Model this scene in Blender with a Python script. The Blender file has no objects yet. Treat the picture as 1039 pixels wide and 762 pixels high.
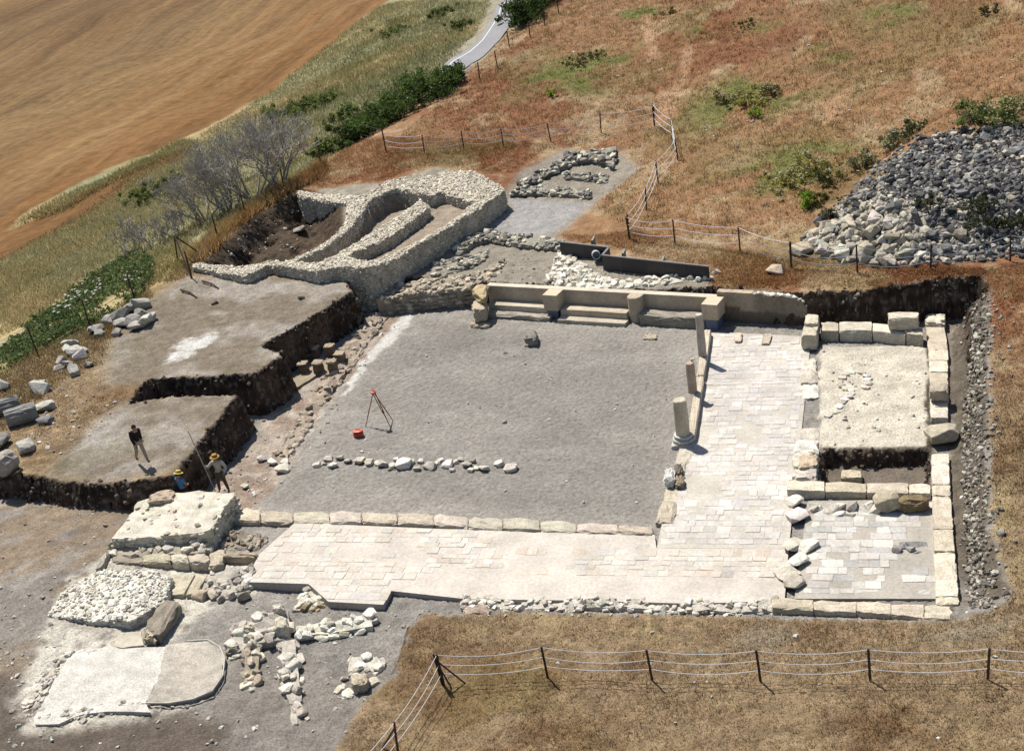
import bpy, bmesh, math, random
import numpy as np
from mathutils import Vector, Matrix, noise as mnoise

rng = np.random.default_rng(11)
random.seed(11)
S = bpy.context.scene
COL = S.collection

# ------------------------------------------------------------------ camera
CX, CY, F, HC = 519.5, 381.0, 1365.0, 26.0
def nrm(v):
    v = np.array(v, float); return v / np.linalg.norm(v)
AY = nrm([895 - CX, -330 - CY, F])
_ny = -(AY[0] * (1000 - CX) + AY[2] * F) / AY[1]
AZ = -nrm([1000 - CX, _ny, F])
AX = np.cross(AY, AZ)
RW = np.stack([AX, AY, AZ])

def P(px, py, z=0.0):
    """ground point seen at a pixel of the photograph, on the level z"""
    px, py, z = np.broadcast_arrays(np.asarray(px, float), np.asarray(py, float), np.asarray(z, float))
    d = np.stack([px - CX, py - CY, np.full(px.shape, F)], -1) @ RW.T
    t = (z - HC) / d[..., 2]
    return np.stack([d[..., 0] * t, d[..., 1] * t, z], -1)

cam_d = bpy.data.cameras.new('camera')
cam = bpy.data.objects.new('camera', cam_d); COL.objects.link(cam)
right, up, back = RW[:, 0], -RW[:, 1], -RW[:, 2]
M = Matrix.Identity(4)
for i in range(3):
    M[i][0], M[i][1], M[i][2] = right[i], up[i], back[i]
M[2][3] = HC
cam.matrix_world = M
cam_d.sensor_width = 36.0
cam_d.lens = 36.0 * F / 1039.0
cam_d.clip_start = 0.5; cam_d.clip_end = 3000
S.camera = cam

# ------------------------------------------------------------------ light
SUN_AZ = (-0.70, 0.71); SUN_EL = math.radians(59)
w = bpy.data.worlds.new('World'); S.world = w; w.use_nodes = True
nt = w.node_tree
sky = nt.nodes.new('ShaderNodeTexSky'); sky.sky_type = 'NISHITA'; sky.sun_disc = False
sky.sun_elevation = SUN_EL; sky.sun_rotation = math.atan2(SUN_AZ[0], SUN_AZ[1])
nt.links.new(sky.outputs[0], nt.nodes['Background'].inputs[0])
nt.nodes['Background'].inputs[1].default_value = 0.066
ld = bpy.data.lights.new('sun', 'SUN'); ld.energy = 4.3; ld.angle = math.radians(0.53); ld.color = (1, .955, .88)
lo = bpy.data.objects.new('sun', ld); COL.objects.link(lo)
sd_ = Vector((SUN_AZ[0] * math.cos(SUN_EL), SUN_AZ[1] * math.cos(SUN_EL), math.sin(SUN_EL)))
lo.rotation_euler = sd_.to_track_quat('Z', 'Y').to_euler(); lo.location = (-30, 30, 60)
S.view_settings.view_transform = 'Standard'; S.view_settings.look = 'None'
S.view_settings.gamma = 1; S.view_settings.exposure = 0.78
S.render.engine = 'CYCLES'
S.cycles.max_bounces = 5; S.cycles.diffuse_bounces = 3

# ------------------------------------------------------------------ colour and noise helpers
KALB = 0.50
def C(r, g, b, k=1.0):
    c = np.array([r, g, b], float) / 255
    c = np.where(c <= .04045, c / 12.92, ((c + .055) / 1.055) ** 2.4)
    return c * KALB * k

_lat = {}
def vnoise(x, y, s, seed=0):
    if seed not in _lat: _lat[seed] = np.random.default_rng(1000 + seed).random((256, 256))
    L = _lat[seed]
    u, v = np.asarray(x) / s + 1000.3, np.asarray(y) / s + 1000.7
    i, j = np.floor(u).astype(int), np.floor(v).astype(int)
    a, b = u - i, v - j
    a = a * a * (3 - 2 * a); b = b * b * (3 - 2 * b)
    i0, i1, j0, j1 = i % 256, (i + 1) % 256, j % 256, (j + 1) % 256
    return (L[i0, j0] * (1 - a) + L[i1, j0] * a) * (1 - b) + (L[i0, j1] * (1 - a) + L[i1, j1] * a) * b
def fbm(x, y, s, seed=0, o=4):
    t, amp, n = 0, 1, 0
    for k in range(o):
        t = t + amp * vnoise(x, y, s / 2 ** k, seed + 17 * k); n += amp; amp *= .55
    return t / n
def sstep(a, b, x):
    t = np.clip((x - a) / (b - a), 0, 1); return t * t * (3 - 2 * t)
def sdist(poly, x, y):
    """signed distance to a polygon, negative inside"""
    poly = np.asarray(poly)[:, :2]
    d = np.full(x.shape, 1e9); inside = np.zeros(x.shape, bool)
    for k in range(len(poly)):
        (ax, ay), (bx, by) = poly[k], poly[(k + 1) % len(poly)]
        ex, ey = bx - ax, by - ay
        t = np.clip(((x - ax) * ex + (y - ay) * ey) / (ex * ex + ey * ey + 1e-12), 0, 1)
        d = np.minimum(d, (x - ax - t * ex) ** 2 + (y - ay - t * ey) ** 2)
        c = (ay > y) != (by > y)
        inside ^= c & (x < ex * (y - ay) / (ey if abs(ey) > 1e-12 else 1e-12) + ax)
    d = np.sqrt(d)
    return np.where(inside, -d, d)
def P3(pts):
    a = np.array(pts, float); return P(a[:, 0], a[:, 1], a[:, 2])
def Pz(pts, z):
    a = np.array(pts, float); return P(a[:, 0], a[:, 1], z)

# ------------------------------------------------------------------ terrain
class RBF:
    def __init__(s, pts):
        w_ = P3(pts); s.p = w_[:, :2]; n = len(w_)
        D = np.linalg.norm(s.p[:, None] - s.p[None], axis=-1)
        A = np.zeros((n + 1, n + 1)); A[:n, :n] = -D; A[:n, n] = 1; A[n, :n] = 1
        s.c = np.linalg.solve(A, np.append(w_[:, 2], 0))
    def __call__(s, x, y):
        r = np.full(x.shape, s.c[-1])
        for (px, py), c in zip(s.p, s.c): r = r - c * np.hypot(x - px, y - py)
        return r
BASE = RBF([(450, 650, .1), (1000, 690, .2), (1039, 762, .3), (520, 762, .05), (1039, 610, .6), (760, 640, .1), (600, 640, .1), (900, 640, .15), (760, 800, .2),
  (1010, 380, 1.2), (1039, 480, .95), (1045, 290, 2.1), (1000, 278, 1.9), (880, 288, 1.75), (800, 285, 1.6), (740, 292, 1.35), (1012, 450, 1.0), (1020, 560, .65), (985, 640, .25), (1120, 420, 1.6),
  (640, 235, 1.7), (690, 180, 2.3), (740, 120, 3.2), (900, 60, 5), (1039, 0, 7), (800, 0, 6.5), (600, 20, 5), (560, 90, 3.6), (610, 130, 2.6), (470, 150, 2.6), (395, 150, 2.8), (430, 175, 2.5),
  (530, 30, 4.0), (490, 70, 3.3), (480, 40, 3.0), (510, 0, 3.6), (440, 60, 2), (380, 60, .6), (420, 0, 2), (395, 0, 1), (260, 92, -1.6), (100, 180, -2.6), (0, 262, -3),
  (0, 0, 1), (200, 40, 0), (0, 130, -1.5), (1250, 60, 6.5), (1200, 300, 2.8), (1180, 760, .8), (1250, -150, 10), (500, -110, 7), (-200, 40, 0), (-200, 300, -4), (-200, 420, -1.5),
  (330, 172, 2.4), (300, 192, 2.3), (250, 220, 2.2), (221, 243, 2.15), (180, 283, 2.1), (137, 308, 2.0), (92, 335, 1.95), (38, 360, 1.9), (-40, 395, 1.8), (370, 140, 2.8), (430, 85, 2.6),
  (0, 372, .9), (0, 347, -.8), (60, 312, -.9), (120, 268, -.7), (190, 195, -.9), (300, 135, -.5), (260, 190, .6), (200, 230, .6), (340, 120, .8),
  (100, 400, 1.75), (200, 330, 1.85), (320, 310, 1.75), (180, 440, 1.65), (60, 460, 1.55), (16, 481, 1.5), (105, 491, 1.5), (181, 487, 1.5), (241, 402, 1.7), (131, 409, 1.72), (258, 380, 1.75), (357, 295, 1.7), (280, 290, 1.75), (-80, 470, 1.5),
  (430, 290, 1.1), (600, 290, 1.15), (700, 295, 1.25), (560, 240, 1.25), (500, 215, 1.25), (450, 250, 1.15), (600, 180, 1.7), (620, 200, 1.6), (640, 165, 2.0), (400, 280, 1.1), (520, 300, 1.1), (-300, 700, 1.2), (-100, 850, .6)])
FLOOR = RBF([(-60, 520, .5), (0, 515, .5), (100, 520, .45), (60, 600, .2), (0, 700, .05), (120, 660, -.03), (180, 680, -.06), (80, 700, -.03), (200, 720, -.15), (300, 700, -.2), (380, 640, -.2), (280, 605, -.28), (360, 620, -.2), (430, 620, -.05), (-150, 650, .3), (200, 800, -.1), (360, 740, -.05), (20, 560, .35),
  (300, 520, .0), (450, 450, 0), (600, 350, 0), (680, 500, 0), (430, 340, 0), (520, 520, 0), (650, 340, 0), (340, 430, 0), (300, 480, 0), (270, 460, -.1), (330, 380, -.2), (300, 400, -.25), (380, 315, -.1), (250, 445, -.1), (180, 420, .2), (215, 495, .0),
  (760, 400, 0), (760, 600, -.05), (880, 400, .1), (970, 330, .0), (985, 450, .0), (970, 600, .0), (880, 632, .0), (600, 622, -.15), (900, 300, .1), (740, 340, 0)])

D1 = P3([(-160, 462, 1.5), (-40, 478, 1.5), (16, 481, 1.5), (47, 485, 1.5), (79, 489, 1.5), (105, 491, 1.5), (140, 488, 1.5), (172, 484, 1.5), (186, 470, 1.55), (212, 438, 1.6), (241, 402, 1.7),
  (190, 403, 1.7), (160, 405, 1.7), (131, 410, 1.72), (131, 407, 1.72), (150, 386, 1.75), (200, 384, 1.75), (258, 380, 1.75), (272, 371, 1.75), (285, 361, 1.75), (275, 356, 1.75), (265, 351, 1.75), (300, 330, 1.75), (330, 312, 1.75), (357, 295, 1.7),
  (350, 283, 1.75), (372, 272, 1.7), (400, 268, 1.3), (412, 280, 1.15), (440, 280, 1.15), (480, 281, 1.15), (497, 285, 1.15), (560, 289, 1.15), (630, 295, 1.15), (728, 294, 1.2), (770, 296, 1.4), (804, 296, 1.6), (880, 295, 1.7), (917, 289, 1.75), (960, 284, 1.8), (996, 279, 1.9), (1003, 290, 1.8),
  (1006, 380, 1.3), (1003, 446, 1.0), (1009, 537, .7), (1018, 577, .6), (1027, 601, .5), (1015, 618, .45), (1001, 625, .3), (975, 633, .2), (900, 629, .15), (790, 625, .1), (700, 623, .1), (600, 622, .1), (520, 622, .1), (470, 624, .1), (430, 625, .05),
  (417, 641, .03), (402, 685, .02), (365, 725, 0), (347, 756, 0), (330, 800, 0), (200, 860, 0), (-200, 860, .2), (-330, 640, .4)])
PIT = P3([(198, 268, 2.15), (215, 254, 2.2), (240, 230, 2.2), (270, 208, 2.2), (292, 196, 2.3), (310, 190, 2.4), (328, 194, 2.4), (349, 206, 2.4), (349, 222, 2.4), (336, 240, 2.4), (310, 257, 2.4), (284, 266, 2.4), (245, 269, 2.3)])
ROOM1 = Pz([(301, 265), (330, 250), (350, 236), (368, 216), (378, 204), (388, 197), (402, 193), (417, 194), (427, 200), (425, 206), (396, 223), (365, 240), (338, 258), (318, 267)], 2.4)
ROOM2 = Pz([(354, 259), (396, 241), (433, 214), (436, 206), (444, 198), (457, 195), (470, 196.5), (476, 203), (478, 210), (454, 227), (423, 246), (396, 257), (378, 265), (362, 263)], 2.4)
APSE_BASE = Pz([(275, 264), (310, 250), (349, 210), (300, 197), (330, 190), (389, 186), (444, 171), (488, 172), (516, 191), (394, 265), (360, 272)], 2.4)
ROOM_E = P3([(832, 350, .2), (943, 352, .2), (944, 456, .2), (831, 456, .2)])
TRENCH_ROOM = P3([(831, 456, .2), (946, 456, .2), (943, 500, .2), (832, 498, .2)])
HEAP = P3([(800, 252, 1.7), (838, 226, 2), (872, 190, 2.4), (905, 160, 2.7), (955, 142, 3.0), (1060, 128, 3.2), (1120, 200, 2.6), (1100, 258, 2.2), (990, 264, 2.0), (900, 272, 1.9), (850, 266, 1.8)])
BANK_W = P3([(1000, 300, 0), (1045, 300, 0), (1045, 640, 0), (960, 640, 0), (955, 560, 0), (975, 400, 0)])

def terrain(x, y):
    b = BASE(x, y)
    far = sstep(15, 60, np.hypot(x + 15, y - 50))
    b = b + (fbm(x, y, 14, 3) - .5) * (.25 + 2.2 * far) + (fbm(x, y, 2.2, 5, 3) - .5) * .16
    b = b + 1.45 * sstep(.3, -3.6, sdist(HEAP, x, y)) * (.75 + .5 * vnoise(x, y, 3.5, 8))
    wx, wy = x + (fbm(x, y, .9, 21, 3) - .5) * .35, y + (fbm(x, y, .9, 22, 3) - .5) * .35
    s1 = sdist(D1, wx, wy)
    wid = np.where((x > 1.2) & (y > 34.5) & (y < 56), 1.5, np.where(x < -21.5, .32, .2))
    fl = FLOOR(x, y) + (fbm(x, y, 2.5, 9, 3) - .5) * np.where((x > -23) & (y > 39), .05, .16)
    b = b + (fl - b) * sstep(.02, -wid, s1)
    sp = sdist(PIT, wx, wy)
    b = b + ((.75 + (fbm(x, y, 1.3, 31, 4) - .5) * 1.3) - b) * sstep(.05, -1.5, sp)
    for R, zf in ((ROOM1, 1.2), (ROOM2, 1.72)):
        b = b + (zf - b) * sstep(.12, -.05, sdist(R, x, y))
    se = sdist(TRENCH_ROOM, wx, wy)
    b = b + (-.42 - b) * sstep(.02, -.2, se)
    sr = sdist(ROOM_E, wx, wy)
    b = b + (.22 + (fbm(x, y, 1.5, 12) - .5) * .1 - b) * sstep(.1, -.1, sr)
    return b

def axis(lo, hi, step, mid, mstep, far_lo, far_hi):
    a = list(np.arange(lo, hi, step)); v = a[-1]
    while v < mid[1]: v += mstep; a.append(v)
    s = mstep
    while v < far_hi: s *= 1.18; v += s; a.append(v)
    v = a[0]; pre = []
    while v > mid[0]: v -= mstep; pre.append(v)
    s = mstep
    while v > far_lo: s *= 1.18; v -= s; pre.append(v)
    return np.array(pre[::-1] + a)
gx = axis(-46, 7, .105, (-80, 16), .32, -700, 500)
gy = axis(27, 81, .105, (20, 140), .32, -120, 900)
GX, GY = np.meshgrid(gx, gy, indexing='ij')
GZ = terrain(GX.ravel(), GY.ravel()).reshape(GX.shape)
def Hs(x, y):
    x = np.asarray(x, float); y = np.asarray(y, float)
    i = np.clip(np.searchsorted(gx, x) - 1, 0, len(gx) - 2); j = np.clip(np.searchsorted(gy, y) - 1, 0, len(gy) - 2)
    a = np.clip((x - gx[i]) / (gx[i + 1] - gx[i]), 0, 1); b = np.clip((y - gy[j]) / (gy[j + 1] - gy[j]), 0, 1)
    return (GZ[i, j] * (1 - a) + GZ[i + 1, j] * a) * (1 - b) + (GZ[i, j + 1] * (1 - a) + GZ[i + 1, j + 1] * a) * b
def G(px, py, n=40):
    """first terrain point along the line of sight"""
    px = np.atleast_1d(np.asarray(px, float)); py = np.atleast_1d(np.asarray(py, float))
    zs = np.linspace(11, -7, 361); res = np.zeros((len(px), 3)); done = np.zeros(len(px), bool)
    for z in zs:
        q = P(px, py, z); h = Hs(q[:, 0], q[:, 1])
        hit = (~done) & (h >= z)
        res[hit] = q[hit]; done |= hit
        if done.all(): break
    res[:, 2] = Hs(res[:, 0], res[:, 1])
    return res
def Gp(pts):
    a = np.array(pts, float); return G(a[:, 0], a[:, 1])

# ------------------------------------------------------------------ materials
def new_mat(name):
    m = bpy.data.materials.new(name); m.use_nodes = True
    n = m.node_tree; b = n.nodes['Principled BSDF']; return m, n, b
def N(n, t, **kw):
    k = n.nodes.new(t)
    for a, v in kw.items(): setattr(k, a, v)
    return k
def mat_surface(name, rough=.9, s1=3, s2=25, amp1=.35, amp2=.45, bump=.03, bscale=12, voro=0, spec=.2):
    """stored colour x object colour x two scales of grain, with a real bump"""
    m, n, b = new_mat(name); L = n.links.new
    geo = N(n, 'ShaderNodeNewGeometry')
    at = N(n, 'ShaderNodeAttribute', attribute_name='Col'); oi = N(n, 'ShaderNodeObjectInfo')
    mul = N(n, 'ShaderNodeMix', data_type='RGBA', blend_type='MULTIPLY'); mul.inputs[0].default_value = 1
    L(at.outputs['Color'], mul.inputs[6]); L(oi.outputs['Color'], mul.inputs[7])
    cur = mul.outputs[2]
    for sc, am, det in ((s1, amp1, 4), (s2, amp2, 3)):
        t = N(n, 'ShaderNodeTexNoise'); t.inputs['Scale'].default_value = sc; t.inputs['Detail'].default_value = det
        L(geo.outputs['Position'], t.inputs['Vector'])
        r = N(n, 'ShaderNodeMapRange'); r.inputs[1].default_value = .28; r.inputs[2].default_value = .72
        r.inputs[3].default_value = 1 - am; r.inputs[4].default_value = 1 + am
        L(t.outputs[0], r.inputs[0])
        v = N(n, 'ShaderNodeVectorMath', operation='SCALE'); L(cur, v.inputs[0]); L(r.outputs[0], v.inputs['Scale']); cur = v.outputs[0]
    L(cur, b.inputs['Base Color'])
    b.inputs['Roughness'].default_value = rough; b.inputs['Specular IOR Level'].default_value = spec
    t = N(n, 'ShaderNodeTexNoise'); t.inputs['Scale'].default_value = bscale; t.inputs['Detail'].default_value = 6; t.inputs['Roughness'].default_value = .65
    L(geo.outputs['Position'], t.inputs['Vector']); h = t.outputs[0]
    if voro:
        vo = N(n, 'ShaderNodeTexVoronoi'); vo.inputs['Scale'].default_value = voro; L(geo.outputs['Position'], vo.inputs['Vector'])
        ad = N(n, 'ShaderNodeMath', operation='SUBTRACT'); L(h, ad.inputs[0]); L(vo.outputs['Distance'], ad.inputs[1]); h = ad.outputs[0]
    bp = N(n, 'ShaderNodeBump'); bp.inputs['Strength'].default_value = 1; bp.inputs['Distance'].default_value = bump
    L(h, bp.inputs['Height']); L(bp.outputs[0], b.inputs['Normal'])
    return m
M_GROUND = mat_surface('ground_cover', s1=1.6, s2=14, amp1=.22, amp2=.38, bump=.09, bscale=5)
M_GRAVEL = mat_surface('grey_gravel', s1=.45, s2=7, amp1=.10, amp2=.26, bump=.13, bscale=4.5, voro=0)
M_FIELD = mat_surface('stubble_field', s1=.12, s2=1.6, amp1=.16, amp2=.2, bump=.1, bscale=2)
def mat_field(ang):
    m, n, b = new_mat('stubble_swaths'); L = n.links.new
    at = N(n, 'ShaderNodeAttribute', attribute_name='Col'); ge = N(n, 'ShaderNodeNewGeometry')
    ro = N(n, 'ShaderNodeVectorRotate', rotation_type='Z_AXIS'); ro.inputs['Angle'].default_value = -ang; L(ge.outputs['Position'], ro.inputs['Vector'])
    wn = N(n, 'ShaderNodeTexNoise'); wn.inputs['Scale'].default_value = .022; wn.inputs['Detail'].default_value = 2; L(ge.outputs['Position'], wn.inputs['Vector'])
    wv = N(n, 'ShaderNodeVectorMath', operation='MULTIPLY_ADD'); L(wn.outputs['Color'], wv.inputs[0]); wv.inputs[1].default_value = (0, 26, 0); L(ro.outputs[0], wv.inputs[2])
    cur = at.outputs['Color']; hs = None
    for sx, sy, sc, lo, hi in ((.01, .1, 1, .76, 1.24), (.03, .45, 1, .84, 1.16), (.05, 1.6, 1, .86, 1.14), (1.2, 1.2, 1, .84, 1.16)):
        v = N(n, 'ShaderNodeVectorMath', operation='MULTIPLY'); L(wv.outputs[0] if sx < 1 else ge.outputs['Position'], v.inputs[0]); v.inputs[1].default_value = (sx, sy, sx)
        t = N(n, 'ShaderNodeTexNoise'); t.inputs['Scale'].default_value = sc; t.inputs['Detail'].default_value = 4; L(v.outputs[0], t.inputs['Vector'])
        q = N(n, 'ShaderNodeMapRange'); q.inputs[1].default_value = .3; q.inputs[2].default_value = .7; q.inputs[3].default_value = lo; q.inputs[4].default_value = hi; L(t.outputs[0], q.inputs[0])
        k = N(n, 'ShaderNodeVectorMath', operation='SCALE'); L(cur, k.inputs[0]); L(q.outputs[0], k.inputs['Scale']); cur = k.outputs[0]; hs = t.outputs[0]
    L(cur, b.inputs['Base Color']); b.inputs['Roughness'].default_value = .95; b.inputs['Specular IOR Level'].default_value = .1
    bp = N(n, 'ShaderNodeBump'); bp.inputs['Distance'].default_value = .25; L(hs, bp.inputs['Height']); L(bp.outputs[0], b.inputs['Normal'])
    return m
M_STONE = mat_surface('limestone', s1=2.2, s2=16, amp1=.2, amp2=.28, bump=.035, bscale=14)
M_FLAG = mat_surface('flagstone', s1=.8, s2=9, amp1=.15, amp2=.15, bump=.012, bscale=20)
M_PLASTER = mat_surface('plaster', s1=1.0, s2=7, amp1=.17, amp2=.14, bump=.008, bscale=22, rough=.85)
M_MARBLE = mat_surface('marble', s1=1.8, s2=12, amp1=.22, amp2=.18, bump=.018, bscale=25, rough=.7)
M_ROCK = mat_surface('fieldstone', s1=4, s2=22, amp1=.25, amp2=.3, bump=.04, bscale=10)
M_IRON = mat_surface('rusty_iron', s1=5, s2=30, amp1=.2, amp2=.2, bump=.003, bscale=60, rough=.75, spec=.4)
M_WIRE = mat_surface('galvanised_wire', s1=2, s2=10, amp1=.1, amp2=.05, bump=.001, rough=.4, spec=.5)
M_ASPHALT = mat_surface('asphalt', s1=.5, s2=8, amp1=.1, amp2=.15, bump=.01, bscale=40)
M_WOOD = mat_surface('wood', s1=3, s2=25, amp1=.15, amp2=.2, bump=.004, bscale=40, rough=.7)
M_CLOTH = mat_surface('cloth', s1=5, s2=30, amp1=.12, amp2=.1, bump=.012, bscale=18)
M_SKIN = mat_surface('skin', s1=4, s2=30, amp1=.05, amp2=.05, bump=.002, rough=.6)
M_PAINT = mat_surface('painted_plastic', s1=3, s2=20, amp1=.06, amp2=.06, bump=.002, rough=.5, spec=.4)
def mat_leaf(name):
    m, n, b = new_mat(name); L = n.links.new
    at = N(n, 'ShaderNodeAttribute', attribute_name='Col'); L(at.outputs['Color'], b.inputs['Base Color'])
    b.inputs['Roughness'].default_value = .75; b.inputs['Specular IOR Level'].default_value = .15
    tr = N(n, 'ShaderNodeBsdfTranslucent'); L(at.outputs['Color'], tr.inputs[0])
    mx = N(n, 'ShaderNodeMixShader'); mx.inputs[0].default_value = .42
    L(b.outputs[0], mx.inputs[1]); L(tr.outputs[0], mx.inputs[2]); L(mx.outputs[0], n.nodes['Material Output'].inputs[0])
    return m
M_LEAF = mat_leaf('leaf_and_grass')
def mat_grass():
    m, n, b = new_mat('grass_blades'); L = n.links.new
    at = N(n, 'ShaderNodeAttribute', attribute_name='Col'); L(at.outputs['Color'], b.inputs['Base Color']); b.inputs['Roughness'].default_value = .9; b.inputs['Specular IOR Level'].default_value = .05
    ge = N(n, 'ShaderNodeNewGeometry'); sc = N(n, 'ShaderNodeVectorMath', operation='SCALE'); sc.inputs['Scale'].default_value = .45; L(ge.outputs['Normal'], sc.inputs[0])
    ad = N(n, 'ShaderNodeVectorMath', operation='ADD'); ad.inputs[1].default_value = (0, 0, 1); L(sc.outputs[0], ad.inputs[0]); L(ad.outputs[0], b.inputs['Normal'])
    tr = N(n, 'ShaderNodeBsdfTranslucent'); L(at.outputs['Color'], tr.inputs[0]); mx = N(n, 'ShaderNodeMixShader'); mx.inputs[0].default_value = .5
    L(b.outputs[0], mx.inputs[1]); L(tr.outputs[0], mx.inputs[2]); L(mx.outputs[0], n.nodes['Material Output'].inputs[0])
    return m
M_GRASS = mat_grass()
M_BARK = mat_surface('bark', s1=4, s2=25, amp1=.2, amp2=.2, bump=.01)

# ------------------------------------------------------------------ objects and meshes
def setp(o, label=None, cat=None, group=None, kind=None):
    if label: o['label'] = label
    if cat: o['category'] = cat
    if group: o['group'] = group
    if kind: o['kind'] = kind
    return o
def empty(name, loc, label, cat, group=None):
    o = bpy.data.objects.new(name, None); COL.objects.link(o); o.location = [float(v) for v in loc]; o.empty_display_size = .3
    return setp(o, label, cat, group)
def worg(o):
    t = np.zeros(3)
    while o is not None: t = t + np.array(o.location); o = o.parent
    return t
class MB:
    def __init__(s): s.v, s.l, s.n, s.c, s.k = [], [], [], [], 0
    def add(s, v, faces, col):
        v = np.asarray(v, float).reshape(-1, 3)
        if isinstance(faces, np.ndarray):
            s.l.append(faces.ravel() + s.k); s.n.append(np.full(len(faces), faces.shape[1]))
        else:
            s.l.append(np.concatenate([np.asarray(f) for f in faces]) + s.k); s.n.append(np.array([len(f) for f in faces]))
        s.v.append(v); s.c.append(np.broadcast_to(np.asarray(col, float), (len(v), 3))); s.k += len(v)
        return s
    def mesh(s, name, mat, smooth=False, origin=(0, 0, 0)):
        me = bpy.data.meshes.new(name)
        v = np.concatenate(s.v) - np.asarray(origin, float); l = np.concatenate(s.l).astype(np.int32); n = np.concatenate(s.n).astype(np.int32)
        me.vertices.add(len(v)); me.vertices.foreach_set('co', v.astype(np.float32).ravel())
        me.loops.add(len(l)); me.loops.foreach_set('vertex_index', l)
        me.polygons.add(len(n)); me.polygons.foreach_set('loop_start', np.concatenate([[0], np.cumsum(n)[:-1]]).astype(np.int32))
        me.polygons.foreach_set('loop_total', n)
        me.polygons.foreach_set('use_smooth', np.full(len(n), smooth))
        me.update(calc_edges=True)
        a = me.color_attributes.new('Col', 'FLOAT_COLOR', 'POINT')
        c = np.ones((len(v), 4), np.float32); c[:, :3] = np.concatenate(s.c); a.data.foreach_set('color', c.ravel())
        me.materials.append(mat); me.validate()
        return me
    def build(s, name, mat, parent=None, smooth=False, origin=None, label=None, cat=None, group=None, kind=None):
        v = np.concatenate(s.v)
        if parent is not None: origin = worg(parent)
        elif origin is None: origin = np.array([(v[:, 0].min() + v[:, 0].max()) / 2, (v[:, 1].min() + v[:, 1].max()) / 2, v[:, 2].min()])
        if kind in ('structure', 'stuff') and parent is None: origin = np.zeros(3)
        o = bpy.data.objects.new(name, s.mesh(name, mat, smooth, origin)); COL.objects.link(o)
        if parent is not None: o.parent = parent
        else: o.location = [float(q) for q in origin]
        return setp(o, label, cat, group, kind)

def strip_top(A, B, n, m):
    """grid between two world polylines"""
    def res(Q):
        Q = np.asarray(Q); d = np.concatenate([[0], np.cumsum(np.linalg.norm(np.diff(Q, axis=0), axis=1))]); t = np.linspace(0, d[-1], n)
        return np.stack([np.interp(t, d, Q[:, k]) for k in range(3)], -1)
    a, b = res(A), res(B); u = np.linspace(0, 1, m)[None, :, None]
    return a[:, None] * (1 - u) + b[:, None] * u
def plen(Q): return np.linalg.norm(np.diff(np.asarray(Q), axis=0), axis=1).sum()

# rock templates: irregular convex stones
ROCKS = []
for k in range(18):
    r_ = np.random.default_rng(50 + k); p = r_.normal(size=(20, 3)); p /= np.linalg.norm(p, axis=1)[:, None]
    p = np.sign(p) * np.abs(p) ** .62; p *= np.array([1, r_.uniform(.65, 1), r_.uniform(.5, .85)]) * .5; p *= r_.uniform(.86, 1.06, (20, 1))
    bm = bmesh.new()
    for q in p: bm.verts.new(q)
    r = bmesh.ops.convex_hull(bm, input=bm.verts)
    bmesh.ops.delete(bm, geom=[g for g in r['geom_interior'] if isinstance(g, bmesh.types.BMVert)], context='VERTS')
    bmesh.ops.bevel(bm, geom=bm.edges[:], offset=.05, segments=1, affect='EDGES', clamp_overlap=True)
    bmesh.ops.triangulate(bm, faces=bm.faces[:])
    bm.verts.index_update()
    ROCKS.append((np.array([v.co[:] for v in bm.verts]), np.array([[v.index for v in f.verts] for f in bm.faces]))); bm.free()
ROCK_MESH = []
for k, (v, f) in enumerate(ROCKS):
    ROCK_MESH.append(MB().add(v, f, (1, 1, 1)).mesh('stone', M_ROCK))
def rot3(az, tx, ty):
    ca, sa = np.cos(az), np.sin(az); z0 = np.zeros_like(ca); o0 = np.ones_like(ca)
    Rz = np.stack([np.stack([ca, -sa, z0], -1), np.stack([sa, ca, z0], -1), np.stack([z0, z0, o0], -1)], -2)
    c, s_ = np.cos(tx), np.sin(tx); Rx = np.stack([np.stack([o0, z0, z0], -1), np.stack([z0, c, -s_], -1), np.stack([z0, s_, c], -1)], -2)
    c, s_ = np.cos(ty), np.sin(ty); Ry = np.stack([np.stack([c, z0, s_], -1), np.stack([z0, o0, z0], -1), np.stack([-s_, z0, c], -1)], -2)
    return Rz @ Rx @ Ry
def add_rocks(mb, pos, size, cols, tilt=.5, az=None, flat=1.0, wide=1.0):
    pos = np.asarray(pos); n = len(pos)
    if n == 0: return
    size = np.broadcast_to(size, n); cols = np.broadcast_to(cols, (n, 3))
    a = rng.uniform(0, 6.28, n) if az is None else az + rng.normal(0, .15, n)
    R = rot3(a, rng.normal(0, tilt, n), rng.normal(0, tilt, n)); t = rng.integers(0, len(ROCKS), n)
    for k in range(len(ROCKS)):
        s_ = np.where(t == k)[0]
        if not len(s_): continue
        v, f = ROCKS[k]
        V = np.einsum('nij,vj->nvi', R[s_], v * np.array([wide, 1, flat])) * size[s_, None, None] + pos[s_, None]
        FF = f[None] + (np.arange(len(s_)) * len(v))[:, None, None]
        mb.add(V.reshape(-1, 3), FF.reshape(-1, f.shape[1]), np.repeat(cols[s_], len(v), 0))
def vary(base, n, j=.13, hue=.018):
    b = np.atleast_2d(base); b = b[rng.integers(0, len(b), n)]
    return np.clip(b * (1 + rng.normal(0, j, (n, 1))) * (1 + rng.normal(0, hue, (n, 3))), .01, .9)
PALE = np.array([C(232, 222, 204), C(216, 206, 190), C(244, 236, 222), C(200, 190, 174)])
TAN = np.array([C(216, 200, 174), C(200, 184, 160), C(230, 216, 192), C(176, 164, 146)])
PALE = PALE * 1.2; TAN = TAN * 1.12
GREYS = np.array([C(150, 150, 150), C(178, 176, 172), C(120, 120, 122), C(196, 192, 184)])

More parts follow.
